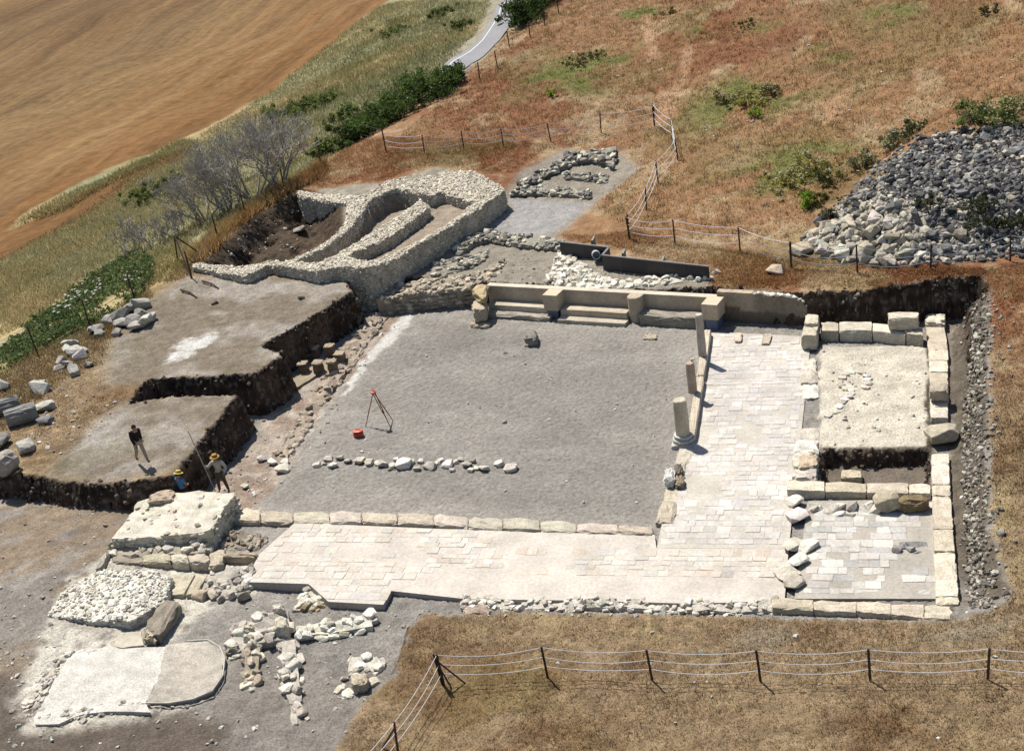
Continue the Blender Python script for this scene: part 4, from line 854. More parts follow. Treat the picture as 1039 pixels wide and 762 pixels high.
mb = rubble(Tz([(228, 540, .2), (250, 540, .2), (272, 541, .15)]), Tz([(226, 553, .12), (250, 554, .1), (262, 555, .08)]), -.3, size=.26, cols=TAN * .8, rough=.08); mb.build('rubble_fill', M_STONE, label='rough rubble fill in the hollow below the left end of the kerb stones', cat='rubble')
rm = empty('rubble_mass', P(110, 605, 0), 'broad mass of white rubble and mortar below the podium, ending in a brown beam-like edge', 'rubble mass')
mb = rubble(Tz([(70, 593, .42), (100, 577, .5), (140, 578, .5), (174, 582, .45)]), Tz([(48, 622, .28), (90, 627, .36), (130, 629, .4), (164, 612, .42)]), -.1, size=.15, cols=np.array([C(244, 238, 222), C(232, 224, 206), C(214, 206, 188)]) * 1.25, rough=.08, dens=.9, core=C(240, 234, 220, 1.2)); mb.build('rubble_top', M_STONE, rm)
vv, ff = hexa(quad([(166, 606), (183, 610), (160, 644), (146, 636)], .42), .42, -.1, .03, .08); MB().add(vv, ff, C(176, 164, 146)).build('edge_beam', M_STONE, rm)
one_block('stone_block', 'knobbly tan stone block at the lower end of the brown edge by the mosaic floor', [(146, 636), (158, 636), (157, 648), (145, 648)], .3, -.05, C(220, 206, 178), 'stone block', rough=.04, edge=.12)
one_block('flat_slab', 'wide flat cream slab between the podium and the white rubble mass', [(176, 583), (198, 582), (186, 603), (166, 603)], .1, -.2, C(228, 216, 190), 'slab', rough=.01, edge=.03)
one_block('flat_slab', 'narrower flat cream slab right of the wide one below the podium', [(199, 582), (211, 582), (199, 602), (188, 603)], .08, -.2, C(224, 210, 184), 'slab', rough=.01, edge=.03)
one_block('flat_slab', 'long grey slab bedded in gravel left of the white mortar floor', [(57, 630), (76, 629), (62, 655), (45, 656)], .12, -.1, C(206, 200, 188), 'slab', rough=.02, edge=.06)
mb = rubble(Tz([(204, 581, .12), (225, 575, .2), (258, 572, .22)]), Tz([(200, 604, .02), (225, 603, .02), (252, 594, .05)]), -.3, size=.38, cols=PALE, rough=.1); mb.build('rubble_fill', M_STONE, label='pale tumbled rubble between the cream slabs and the corner of the paved walk', cat='rubble')
for k, (px, py, s, lab) in enumerate([(204, 605, .75, 'largest rounded tan stone at the rim of the pale tumbled rubble'), (216, 604, .55, 'small tan stone right of the largest one on the rubble rim'), (234, 604, .42, 'grey-white stone fallen on gravel below the paved walk corner'), (247, 605, .5, 'pale stone lying on gravel nearest to the paved walk corner'), (224, 608, .36, 'smallest pale stone fallen in front of the tumbled rubble')]):
    mb = MB(); add_rocks(mb, [P(px, py, -.1)], [s], [vary(TAN, 1, .06)[0]], tilt=.3); mb.build('stone', M_ROCK, label=lab, cat='stone')
# floors: white mortar, grey mosaic with a rounded end, edge rubble
def sheet(name, px, z, col, mat, zb=None, var=.1, kind='structure'):
    poly = Pz(px, z); k = len(poly); zb = z - .3 if zb is None else zb
    poly[:, :2] += 0
    bm = bmesh.new(); ar = .5 * np.sum(poly[:, 0] * np.roll(poly[:, 1], -1) - np.roll(poly[:, 0], -1) * poly[:, 1]); pol = poly if ar > 0 else poly[::-1]
    f = bm.faces.new([bm.verts.new(p) for p in pol]); f.normal_update(); bmesh.ops.triangulate(bm, faces=[f])
    for it in range(7):
        es = [e for e in bm.edges if e.calc_length() > .42]
        if not es: break
        bmesh.ops.subdivide_edges(bm, edges=es, cuts=1); bmesh.ops.triangulate(bm, faces=bm.faces[:])
    bmesh.ops.dissolve_degenerate(bm, dist=.001, edges=bm.edges[:])
    bm.verts.index_update(); V = np.array([q.co[:] for q in bm.verts]); Fc = np.array([[q.index for q in g.verts] for g in bm.faces])
    bnd = [e for e in bm.edges if e.is_boundary]; E_ = np.array([[e.verts[0].index, e.verts[1].index] for e in bnd]); bm.free()
    V[:, :2] += rng.normal(0, .025, (len(V), 2)); V[:, 2] += (fbm(V[:, 0], V[:, 1], 1.1, 170, 3) - .5) * .05
    t = 1 - var + 2 * var * fbm(V[:, 0], V[:, 1], 1.3, 171, 4); mb = MB(); mb.add(V, Fc, np.asarray(col) * t[:, None])
    n_ = len(V); D_ = V.copy(); D_[:, 2] = zb
    mb.add(np.concatenate([V, D_]), np.stack([E_[:, 0], E_[:, 1], E_[:, 1] + n_, E_[:, 0] + n_], -1), np.asarray(col) * .8)
    return mb.build(name, mat, kind=kind)
sheet('mortar_floor', [(88, 647), (100, 646), (122, 658), (168, 655), (160, 690), (148, 712), (152, 722), (110, 721), (84, 724), (60, 734), (36, 735), (34, 728), (42, 716), (55, 690), (70, 665)], .05, C(244, 238, 226), M_STONE, var=.16)
sheet('mosaic_floor', [(168, 655), (190, 651), (210, 650), (222, 657), (227, 668), (225, 685), (214, 700), (196, 708), (172, 712), (148, 712), (158, 692)], .045, C(218, 208, 192), M_STONE, var=.28)
sheet('cream_floor', [(84, 629), (100, 627), (115, 634), (110, 647), (72, 647), (74, 640)], .035, C(232, 220, 192), M_FLAG, var=.12)
sheet('plaster_floor', [(106, 641), (143, 641), (146, 655), (122, 657), (103, 648)], .04, C(226, 216, 196), M_PLASTER, var=.14)
mp = Pz([(168, 654), (190, 650), (211, 649), (223, 656), (228, 668), (226, 685), (215, 701), (196, 709), (172, 713), (148, 713)], .06); mb = MB(); tube(mb, mp[1:], .03, C(238, 230, 214), 6); mb.build('floor_rim', M_PLASTER, label='thin raised pale rim round the curved end of the mosaic floor', cat='floor rim')
mb = rubble(Tz([(78, 652, .1), (64, 674, .1), (50, 695, .1), (42, 712, .1), (40, 730, .05)]), Tz([(44, 655, 0), (38, 672, 0), (28, 694, 0), (22, 712, -.02), (26, 730, -.02)]), -.2, size=.26, cols=PALE, rough=.06); mb.build('rubble_edge', M_STONE, label='strip of pale rubble along the left edge of the white mortar floor', cat='rubble')
mb = rubble(Tz([(38, 727, .08), (66, 719, .08), (100, 714, .08), (150, 711, .06)]), Tz([(34, 738, -.03), (66, 732, -.03), (100, 725, -.03), (151, 723, -.05)]), -.2, size=.2, cols=np.array([C(244, 238, 222), C(222, 214, 196)]), rough=.05); mb.build('rubble_edge', M_STONE, label='broken white lower edge of the mortar floor above the dark soil', cat='rubble')
# branching rubble wall on the gravel
br = empty('branching_wall', P(280, 650, -.2), 'ruined wall of pale stones branching three ways on the grey gravel', 'wall')
mb = rubble(Tz([(299, 632, .15), (335, 628, .12), (376, 622, .1)]), Tz([(299, 643, .1), (335, 640, .08), (377, 634, .05)]), -.25, size=.4, cols=WH, rough=.06); mb.build('wall_arm', M_STONE, br)
mb = rubble(Tz([(284, 647, .1), (286, 675, .08), (290, 700, .05), (296, 732, 0)]), Tz([(299, 646, .1), (301, 675, .08), (304, 700, .05), (305, 730, 0)]), -.3, size=.5, cols=PALE, rough=.06, dens=1.2); mb.build('wall_arm', M_STONE, br)
mb = rubble(Tz([(237, 634, .15), (262, 620, .2), (292, 617, .2)]), Tz([(230, 662, .05), (252, 655, .1), (290, 645, .1)]), -.25, size=.48, cols=PALE, rough=.1, dens=1.1); mb.build('wall_arm', M_STONE, br)
mb = rubble(Tz([(250, 650, .1), (248, 670, .02), (246, 692, -.03)]), Tz([(264, 652, .1), (262, 672, .0), (262, 690, -.04)]), -.25, size=.42, cols=TAN, rough=.08); mb.build('wall_arm', M_STONE, br)
for q, zt, c, lab in (([(278, 624), (291, 624), (291, 636), (276, 636)], .42, C(236, 226, 202), 'tall square white block at the junction of the branching wall'), ([(246, 632), (257, 632), (257, 638), (245, 638)], .3, C(222, 210, 186), 'upper of two brick-like blocks stacked along the branching wall'), ([(247, 642), (257, 642), (257, 648), (246, 648)], .24, C(206, 194, 170), 'lower of two brick-like blocks along the branching wall'), ([(276, 612), (287, 611), (287, 617), (276, 618)], .38, C(240, 232, 212), 'small white block on the topmost edge of the branching wall'), ([(228, 657), (242, 653), (243, 657), (229, 662)], .1, C(206, 194, 170), 'narrow tan slab at the left tip of the branching wall, by the mosaic floor')):
    one_block('stone_block', lab, q, zt, -.25, c, 'stone block', rough=.02, edge=.08)
mb = rubble(Tz([(312, 592, .06), (322, 592, .02), (330, 606, -.05)]), Tz([(296, 616, -.05), (310, 616, -.1), (328, 612, -.12)]), -.35, size=.3, cols=WH, rough=.08); mb.build('rubble_fill', M_STONE, label='white mortary rubble against the notch in the paved walk', cat='rubble')
mb = rubble(Tz([(312, 608, -.05), (328, 608, -.05), (345, 613, -.1)]), Tz([(305, 618, -.1), (325, 619, -.12), (345, 618, -.14)]), -.35, size=.3, cols=np.array([C(206, 180, 140), C(190, 176, 146)]), rough=.06); mb.build('rubble_fill', M_STONE, label='orange-tan rubble under the lower corner of the paved walk', cat='rubble')
ft = empty('masonry_stub', P(365, 690, -.2), 'isolated stub of white masonry on the gravel near the corner of the grass', 'masonry')
mb = rubble(Tz([(356, 664, .02), (376, 662, .02), (391, 668, .0)]), Tz([(341, 706, -.08), (358, 708, -.08), (383, 690, -.05)]), -.3, size=.4, cols=WH, rough=.04); mb.build('rubble_base', M_STONE, ft)
one_block('stone_block', 'square beige block standing on the isolated white masonry stub', [(357, 682), (373, 682), (371, 693), (356, 694)], .28, -.1, C(220, 204, 176), 'stone block', rough=.02, edge=.06)
one_block('stone_block', 'small upright pale stone at the grass edge below the masonry stub', [(355, 731), (361, 731), (360, 740), (354, 740)], .16, -.15, C(224, 214, 192), 'stone block', rough=.03, edge=.1)

# ------------------------------------------------------------------ stone line across the courtyard
xs = [(322, 473, .42), (334, 467, .5), (338, 474, .46), (345, 466, .42), (353, 469, .42), (365, 469, .55), (375, 471, .45), (384, 471, .38), (390, 472, .62), (398, 474, .45), (402, 467, .3), (410, 473, .72), (417, 470, .42), (423, 477, .38), (427, 469, .34), (437, 475, .6), (447, 468, .3), (455, 473, .6), (462, 470, .36), (468, 467, .34), (474, 473, .44), (480, 469, .36), (484, 476, .34), (491, 477, .5), (507, 472, .48), (518, 477, .66), (329, 471, .3), (443, 471, .32), (459, 478, .28), (478, 478, .3)]
for k, (px, py, s) in enumerate(xs):
    o = bpy.data.objects.new('fieldstone', ROCK_MESH[k % 18]); COL.objects.link(o); q = P(px, py, 0); o.location = [q[0], q[1], s * .16]
    o.scale = (s, s, s * .75); o.rotation_euler = (rng.normal(0, .15), rng.normal(0, .15), rng.uniform(-.6, .6)); c = vary(PALE, 1, .1)[0]; o.color = (*c, 1)
    setp(o, 'pale fieldstone in the single row of stones crossing the grey courtyard gravel', 'stone', 'stone row across the courtyard')
for px, py, s, lab in ((287, 476, .75, 'grey-white boulder at the left end of the courtyard stone row'), (289, 468, .45, 'small pale stone behind the boulder at the left end of the stone row'), (276, 468, .5, 'flat pale stone on pink earth, inner of two left of the stone row'), (265, 465, .5, 'flat square stone on pink earth, outer of two left of the stone row'), (248, 493, .4, 'flat chip of stone on the earth behind the kerb, near the man with the pole')):
    mb = MB(); add_rocks(mb, [P(px, py, .06)], [s], [vary(PALE, 1, .08)[0]], tilt=.1, flat=.6); mb.build('stone', M_ROCK, label=lab, cat='stone')

# ------------------------------------------------------------------ ruined footing and brick pillars in the earth trench
mb = rubble(Tz([(378, 317, .05), (352, 345, 0), (325, 385, 0), (300, 430, 0), (272, 468, .05)]), Tz([(395, 318, .05), (372, 348, .03), (342, 388, .03), (315, 430, .03), (288, 468, .05)]), -.35, size=.34, cols=np.array([C(206, 190, 168), C(186, 170, 150), C(220, 206, 184)]), rough=.12, dens=.5, core=C(196, 178, 158)); mb.build('ruined_footing', M_STONE, label='low ruined footing between the earth trench and the courtyard gravel', cat='footing')
sheet('mortar_slab', [(292, 385), (318, 368), (345, 362), (350, 372), (336, 380), (322, 380), (310, 388), (298, 394)], -.1, C(186, 170, 146), M_STONE, zb=-.45)
for k, (px, py, w_, h, lab) in enumerate([(309, 377, .42, .5, 'squat brick pillar nearest to the earth cut, left of the front pair'), (324, 377, .44, .55, 'squat brick pillar in the middle of the front row on the mortar slab'), (339, 379, .4, .72, 'tallest brick pillar, at the right end of the front row'), (320, 361, .42, .5, 'squat brick pillar at the left of the back row, by the dark cut'), (336, 360, .42, .55, 'squat brick pillar at the right of the back row'), (346, 367, .45, .5, 'squat brick pillar beside the tallest one, nearest the courtyard')]):
    q = P(px, py, -.1); root = empty('brick_pillar', q, lab, 'pillar', 'small brick pillars in the trench')
    a_ = np.array([[-1, 1], [1, 1], [1, -1], [-1, -1]]) * w_ / 2
    vv, ff = hexa(q[:2] + a_, q[2] + h * .8, q[2] - .1, .012, .04); MB().add(vv, ff, C(150, 128, 106)).build('shaft', M_STONE, root)
    vv, ff = hexa(q[:2] + a_ * 1.12, q[2] + h, q[2] + h * .8 + .004, .012, .04); MB().add(vv, ff, C(206, 188, 160)).build('cap', M_STONE, root)

# ------------------------------------------------------------------ loose blocks and drums on the left bank
def drum(name, label, px, py, r, L, az, col, tilt=0.0, flutes=12):
    q = G(px, py)[0]; mb = MB(); n = 4 * flutes; a_ = np.linspace(0, 2 * np.pi, n, endpoint=False)
    rr = r * (1 - .07 * (np.cos(a_ * flutes) > .3)); xs_ = np.linspace(-L / 2, L / 2, 7); V = []
    for i, x_ in enumerate(xs_):
        k = .93 if i in (0, 6) else 1; V.append(np.stack([np.full(n, x_), rr * k * np.cos(a_), rr * k * np.sin(a_)], -1))
    V = np.concatenate(V) + rng.normal(0, .012, (7 * n, 3)); fs_ = []
    for i in range(6):
        for j in range(n): fs_.append([i * n + j, i * n + (j + 1) % n, (i + 1) * n + (j + 1) % n, (i + 1) * n + j])
    fs_.append(list(range(n))[::-1]); fs_.append([6 * n + j for j in range(n)])
    R_ = np.array(Matrix.Rotation(az, 3, 'Z') @ Matrix.Rotation(tilt, 3, 'Y')); V = V @ R_.T + q + [0, 0, r * .8]
    mb.add(V, fs_, col); return mb.build(name, M_MARBLE, label=label, cat='column drum')
drum('column_drum', 'large fluted grey column drum lying on the left bank beside a white carved block', 24, 428, .42, 1.35, math.radians(38), C(176, 172, 164))
drum('column_drum', 'fluted grey column drum at the left frame edge, just behind the large fluted one', 5, 420, .38, 1.5, math.radians(40), C(160, 158, 152))
drum('column_drum', 'short thick pale drum at the edge of the earth cut, lowest of the loose drums', 8, 478, .5, .75, math.radians(80), C(206, 196, 180), flutes=5)
def lump(name, label, px, py, s, col, flat=.75, wide=1.2, cat='stone block', z=None, az=None, tilt=.15):
    q = G(px, py)[0] if z is None else P(px, py, z); mb = MB(); add_rocks(mb, [q + [0, 0, s * .22 * flat]], [s], [col], tilt=tilt, flat=flat, wide=wide, az=None if az is None else np.array([az])); return mb.build(name, M_ROCK, label=label, cat=cat)
for a_ in [(41, 397, 1.05, C(226, 222, 210), 'white carved block lying behind the large fluted drum'), (47, 416, .8, C(214, 210, 194), 'flat pale stone to the right of the large fluted drum'), (47, 430, .72, C(158, 156, 152), 'small grey block below the flat pale stone by the fluted drum'), (27, 456, .95, C(204, 200, 190), 'white carved fragment halfway down between the fluted drums and the earth cut'), (3, 453, 1.0, C(158, 154, 148), 'grey rounded block at the left edge, above the short thick drum'), (5, 393, .95, C(196, 192, 180), 'pale boulder at the left frame edge below the green weeds'),
           (42, 391, .6, C(232, 228, 218), 'small white stone in the grass behind the carved block')]:
    lump('carved_block', a_[4], a_[0], a_[1], a_[2], a_[3])
HP = [(122, 325, 1.2), (132, 318, 1.1), (143, 314, 1.2), (146, 322, 1.0), (136, 330, 1.0), (149, 330, 1.1), (126, 331, .9), (112, 328, .8), (98, 337, .9), (101, 341, .7), (119, 340, .6), (140, 334, .9), (154, 326, .7), (72, 352, .8), (77, 360, .9), (82, 365, .8), (68, 357, .7), (85, 358, .6), (62, 368, .6), (70, 372, .6), (76, 380, .8), (60, 376, .5), (90, 372, .5)]
for k, (px, py, s) in enumerate(HP):
    q = G(px, py)[0]; o = bpy.data.objects.new('boulder', ROCK_MESH[(k * 5) % 18]); COL.objects.link(o); o.location = [q[0], q[1], q[2] + s * .2]; o.scale = (s * 1.1, s, s * .8); o.rotation_euler = (rng.normal(0, .3), rng.normal(0, .3), rng.uniform(0, 6)); o.color = (*vary(np.array([C(204, 198, 186), C(222, 214, 200), C(176, 171, 162)]), 1, .1)[0], 1)
    up_ = k < 13
    setp(o, 'grey boulder in the upper cluster on the left bank beside the fence' if up_ else 'grey stone in the lower weedy cluster on the left bank beside the fence', 'boulder', 'upper boulder cluster on the left bank' if up_ else 'lower stone cluster on the left bank')
lump('boulder', 'pale boulder alone on dry grass near the fence corner', 788, 277, .85, C(226, 204, 176), .8)
lump('boulder', 'flat cream boulder just behind the first post of the rubble heap fence', 813, 257, 1.15, C(218, 202, 174), .8)
lump('boulder', 'rough dark stone block against the outer wall of the chambers', 425, 259, .95, C(168, 162, 150), .95, z=1.2)
lump('boulder', 'smaller dark stone below the rough block by the chamber wall', 400, 275, .7, C(150, 146, 138), .85, z=1.2)
lump('stone', 'pale stone lying alone in the dark pit on the left', 305, 236, .75, C(206, 196, 178), .8)
lump('stone', 'small dark stone on the trodden earth below the chambers', 306, 303, .42, C(150, 140, 126), .8)
lump('stone', 'small dark stone on the trodden earth near the fallen sticks', 218, 309, .38, C(120, 108, 96), .7)
for a_, b_, lab in (((184, 297), (200, 303), 'left one of two dead sticks on the trodden earth near the tripod fence brace'), ((206, 288), (222, 294), 'right one of two dead sticks on the trodden earth near the tripod fence brace')):
    q, r_ = G(*a_)[0], G(*b_)[0]; mb = MB(); tubec(mb, [q + [0, 0, .12], (q + r_) / 2 + [.1, .05, .1], r_ + [0, 0, .06]], [.06, .05, .03], C(110, 88, 66)); mb.build('stick', M_BARK, label=lab, cat='stick')

# ------------------------------------------------------------------ rubble heap
def heap_color(px, py, n):
    pale = sstep(190, 232, py + 26 * (vnoise(px, py, 22, 400) - .5)) * sstep(1010, 900, px + 60 * (vnoise(px, py, 30, 401) - .5)) * .85
    return np.where((rng.random(n) < pale + .12)[:, None], vary(np.array([C(222, 210, 186), C(204, 194, 174), C(234, 226, 208)]), n, .1), vary(np.array([C(138, 136, 134), C(104, 102, 101), C(176, 173, 168), C(84, 83, 82)]), n, .12))
hp_px = np.array([(812, 250), (838, 226), (872, 188), (905, 160), (930, 146), (960, 136), (1050, 128), (1120, 190), (1100, 258), (990, 262), (900, 270), (850, 264)], float)
nn = 16000; qx = rng.uniform(805, 1100, nn); qy = rng.uniform(124, 272, nn)
okm = sdist(hp_px, qx, qy) < rng.normal(0, 3, nn); qx, qy = qx[okm], qy[okm]
pos = G(qx, qy); n_ = len(pos)
pale = (sstep(200, 232, qy) * sstep(980, 905, qx))
sz = rng.gamma(3.2, .048, n_) * (1 + .75 * pale) + .07; keep = rng.random(n_) < 1 - .55 * pale; qx, qy, pos, sz, pale = qx[keep], qy[keep], pos[keep], sz[keep], pale[keep]
hc = heap_color(qx, qy, len(pos)); inview = (qx < 1036)
order = np.argsort(-sz * inview * (1 + .3 * (qy > 200))); big = order[:296]; rest = order[296:]
for k in big:
    o = bpy.data.objects.new('rubble_stone', ROCK_MESH[int(rng.integers(0, 18))]); COL.objects.link(o); s = float(sz[k]); p_ = pos[k]
    o.location = [p_[0], p_[1], p_[2] + s * .22]; o.scale = (s * rng.uniform(.9, 1.3), s, s * rng.uniform(.65, .95)); o.rotation_euler = (rng.normal(0, .5), rng.normal(0, .5), rng.uniform(0, 6.28)); o.color = (*hc[k], 1)
    t = hc[k].mean() > C(165, 160, 145).mean()
    setp(o, 'pale tan fieldstone in the big rubble heap behind the wire fence' if t else 'dark grey fieldstone in the big rubble heap behind the wire fence', 'stone', 'pale stones of the rubble heap' if t else 'grey stones of the rubble heap')
mb = MB(); add_rocks(mb, pos[rest] + np.stack([0 * sz[rest], 0 * sz[rest], sz[rest] * .15], -1), sz[rest], hc[rest], tilt=.6); mb.build('rubble', M_ROCK, kind='stuff', label='smaller grey and tan stones filling the big rubble heap', cat='rubble')
# stones on the bank of the right-hand trench, and chips scattered about
bk = []
for k in range(1500):
    t = rng.random(); py = 300 + t * 318; px = np.interp(py, [300, 340, 400, 440, 500, 560, 618], [985, 990, 983, 981, 982, 984, 988]) + rng.gamma(1.6, 7) - 4
    bk.append((px, py))
bk = np.array(bk); pos = G(bk[:, 0], bk[:, 1]); sz = rng.gamma(2.2, .035, len(pos)) + .05
mb = MB(); add_rocks(mb, pos + [0, 0, .02], sz, vary(np.array([C(196, 188, 170), C(150, 142, 128), C(226, 218, 202), C(116, 108, 98)]), len(pos)), tilt=.6); mb.build('bank_rubble', M_ROCK, kind='stuff', label='small stones spilling down the bank of the narrow trench at the right', cat='rubble')
cut = []
for k in range(260):
    px = rng.uniform(800, 1000); py = rng.uniform(297, 325)
    if px > 950 or rng.random() < .25: cut.append((px, py))
pos = G(*np.array(cut).T); mb = MB(); add_rocks(mb, pos, rng.uniform(.08, .3, len(pos)), vary(np.array([C(170, 160, 144), C(130, 120, 106)]), len(pos)), tilt=.6); mb.build('cut_rubble', M_ROCK, kind='stuff', label='stones showing in the dark earth cut behind the right room', cat='rubble')
ch = []
for poly, n_ in ((np.array([(300, 340), (700, 345), (660, 520), (290, 505)]), 70), (np.array([(0, 520), (120, 520), (20, 700), (0, 700)]), 70), (np.array([(20, 690), (240, 720), (300, 760), (0, 760)]), 60), (np.array([(240, 600), (420, 620), (350, 750), (240, 740)]), 60), (np.array([(480, 614), (790, 616), (790, 626), (470, 626)]), 120), (np.array([(600, 40), (1039, 20), (1039, 120), (760, 230), (620, 110)]), 50), (np.array([(420, 640), (1039, 640), (1039, 762), (380, 762)]), 20), (np.array([(215, 500), (290, 420), (390, 320), (410, 322), (300, 480), (260, 515)]), 160), (np.array([(60, 390), (130, 410), (60, 470), (20, 440)]), 80), (np.array([(200, 230), (310, 195), (340, 210), (300, 255), (210, 265)]), 110), (np.array([(520, 255), (720, 290), (715, 300), (500, 285)]), 60), (np.array([(832, 352), (943, 352), (943, 455), (832, 455)]), 40), (np.array([(974, 330), (980, 330), (985, 625), (974, 625)]), 40), (np.array([(735, 110), (770, 100), (780, 130), (710, 135)]), 30), (np.array([(570, 45), (620, 40), (600, 65), (570, 75)]), 26)):
    lo, hi = poly.min(0), poly.max(0); q = rng.uniform(lo, hi, (n_ * 3, 2)); q = q[sdist(poly, q[:, 0], q[:, 1]) < 0][:n_]; ch.append(q)
ch = np.concatenate(ch); pos = G(ch[:, 0], ch[:, 1]); mb = MB(); add_rocks(mb, pos + [0, 0, .01], rng.gamma(3, .03, len(pos)) + .04, vary(np.array([C(226, 218, 200), C(190, 182, 166), C(240, 236, 226)]), len(pos)), tilt=.4, flat=.7); mb.build('stone_chips', M_ROCK, kind='stuff', label='small pale stone chips scattered over the dig and the slope', cat='rubble')

# ------------------------------------------------------------------ fences
RUST = C(92, 62, 52); WIREC = C(236, 236, 240, 1.3)
def fence(label, posts, h=1.2, wires=(.97, .66, .36), sag=.16, r=.04, wr=.011, brace=(), wirecol=WIREC):
    Q = [G(p_[0], p_[1])[0] for p_ in posts]
    root = empty('fence', np.mean(Q, 0) * [1, 1, 0] + [0, 0, min(q[2] for q in Q)], label, 'fence')
    tops = []
    for q in Q:
        tl = rng.normal(0, .035, 2); mb = MB(); hh = h * rng.uniform(.95, 1.06); tp_ = q + [tl[0] * hh, tl[1] * hh, hh]; tops.append(tp_)
        tubec(mb, [q - [0, 0, .2], q + (tp_ - q) * .5, tp_], [r, r, r * .95], RUST * rng.uniform(.6, 1.2), 4); mb.build('post', M_IRON, root)
    for k in range(len(Q) - 1):
        for f in wires:
            a_, b_ = Q[k] + (tops[k] - Q[k]) * f, Q[k + 1] + (tops[k + 1] - Q[k + 1]) * f; t = np.linspace(0, 1, 13)[:, None]
            pts = a_ * (1 - t) + b_ * t; pts[:, 2] -= (4 * t * (1 - t))[:, 0] * sag * rng.uniform(.7, 1.25)
            gz = Hs(pts[:, 0], pts[:, 1]) + .06; pts[:, 2] = np.maximum(pts[:, 2], gz)
            mb = MB(); tube(mb, pts, wr, wirecol, 5); mb.build('wire', M_WIRE, root)
    for i, dx, dy in brace:
        q, tp_ = Q[i], tops[i]; e = np.array([q[0] + dx, q[1] + dy, 0]); e[2] = Hs(e[0], e[1]) - .05
        mb = MB(); tubec(mb, [q + (tp_ - q) * .82, e], r * .75, RUST * .8, 4); mb.build('brace', M_IRON, root)
    return root
fence('wire fence on rusty posts with three slack wires across the lower grass', [(449, 694), (556, 688), (662, 691), (772, 692), (883, 691), (1002, 690), (1130, 690)], h=1.15, sag=.15, wr=.0105, brace=((0, .75, .1), (0, .35, -.15)))
fence('short wire fence run turning from the corner post down towards the bottom edge', [(451, 696), (404, 766), (330, 850)], h=1.15, sag=.12, wr=.0105, brace=((1, -.6, .25),))
fence('wire fence along the brow above the round-ended chambers, up to the fence corner', [(392, 155), (431, 157), (471, 153), (511, 150), (559, 144), (610, 136), (664, 129)], h=1.3, wr=.018)
fence('wire fence run coming down the reddish slope from the fence corner to the white rubble', [(664, 129), (682, 143), (688, 164), (668, 187), (656, 214), (639, 244)], h=1.35, wr=.015)
fence('wire fence between the black retaining boards and the rubble heap', [(639, 244), (685, 249), (751, 256), (803, 273)], h=1.3, wr=.017)
fence('wire fence with bluish slack wires in front of the big rubble heap', [(803, 273), (870, 278), (944, 275), (1025, 266), (1110, 262)], h=1.3, sag=.28, wr=.017, wirecol=C(180, 192, 206))
fence('old dark post fence along the weedy left bank, beside the bare trees', [(-30, 392), (38, 359), (92, 334), (138, 308), (195, 283), (221, 242), (250, 220), (289, 195), (326, 171), (360, 144), (392, 155)], h=1.6, wires=(.95, .5), wr=.009, r=.05, sag=.05, wirecol=C(120, 116, 112))
fence('dark wooden post fence beside the asphalt road at the top', [(487, 81), (505, 70), (517, 49), (538, 39), (553, 27), (567, 15), (580, 2)], h=1.3, wires=(.9, .5), wr=.008, r=.045, sag=.06, wirecol=C(120, 116, 112))
apx = P(181, 233, 3.6); tq = G(186, 272)[0]
tr = empty('post_tripod', tq, 'rusty tripod of leaning posts on the left bank beside the dead brush', 'tripod')
topq = tq + [0, 0, 1.9]
for px, py in ((180, 264), (195, 284), (206, 258)):
    e = G(px, py)[0]; mb = MB(); tubec(mb, [topq + rng.normal(0, .03, 3), e - [0, 0, .1]], [.045, .045], RUST * .6, 5); mb.build('leg', M_IRON, tr)

# ------------------------------------------------------------------ survey tripod and box
q = P(386, 431, 0); tq = empty('survey_tripod', q, 'orange wooden survey tripod standing on the courtyard gravel', 'tripod')
apex = np.array([q[0], q[1], 1.62]); WD = C(196, 120, 62)
for px, py in ((371, 433), (397, 435), (399, 427)):
    e = P(px, py, 0); mb = MB(); d_ = nrm(e - apex); s_ = np.cross(d_, [0, 0, 1.]); s_ /= np.linalg.norm(s_)
    for sg in (-1, 1): tubec(mb, [apex + s_ * sg * .06, apex + (e - apex) * .58 + s_ * sg * .03], .022, WD, 5)
    tubec(mb, [apex + (e - apex) * .5, e], [.028, .016], WD * .8, 5); leg = mb.build('leg', M_WOOD, tq)
    mb = MB(); tubec(mb, [e + d_ * -.12, e], [.02, .006], C(90, 84, 80), 6); mb.build('foot', M_IRON, leg)
mb = MB(); lathe(mb, apex - [0, 0, .06], [(.11, 0), (.13, .03), (.13, .08), (.06, .1), (.05, .14)], C(226, 82, 40), 16); mb.build('head', M_PAINT, tq)
q = P(364, 443, 0); sb = empty('instrument_case', q, 'small bright orange instrument case on the gravel by the survey tripod', 'case')
vv, ff = hexa(q[:2] + np.array([[-.2, .13], [.2, .17], [.22, -.13], [-.18, -.17]]), .24, 0, .002, .05); MB().add(vv, ff, C(232, 84, 48)).build('shell', M_PAINT, sb)
vv, ff = hexa(q[:2] + np.array([[-.205, .135], [.205, .175], [.225, -.135], [-.185, -.175]]), .32, .244, .002, .05); MB().add(vv, ff, C(240, 96, 58)).build('lid', M_PAINT, sb)
mb = MB(); tubec(mb, [q + [-.08, 0, .31], q + [-.07, 0, .37], q + [.08, .02, .37], q + [.09, .02, .31]], .014, C(60, 50, 48), 6); mb.build('handle', M_PAINT, sb)

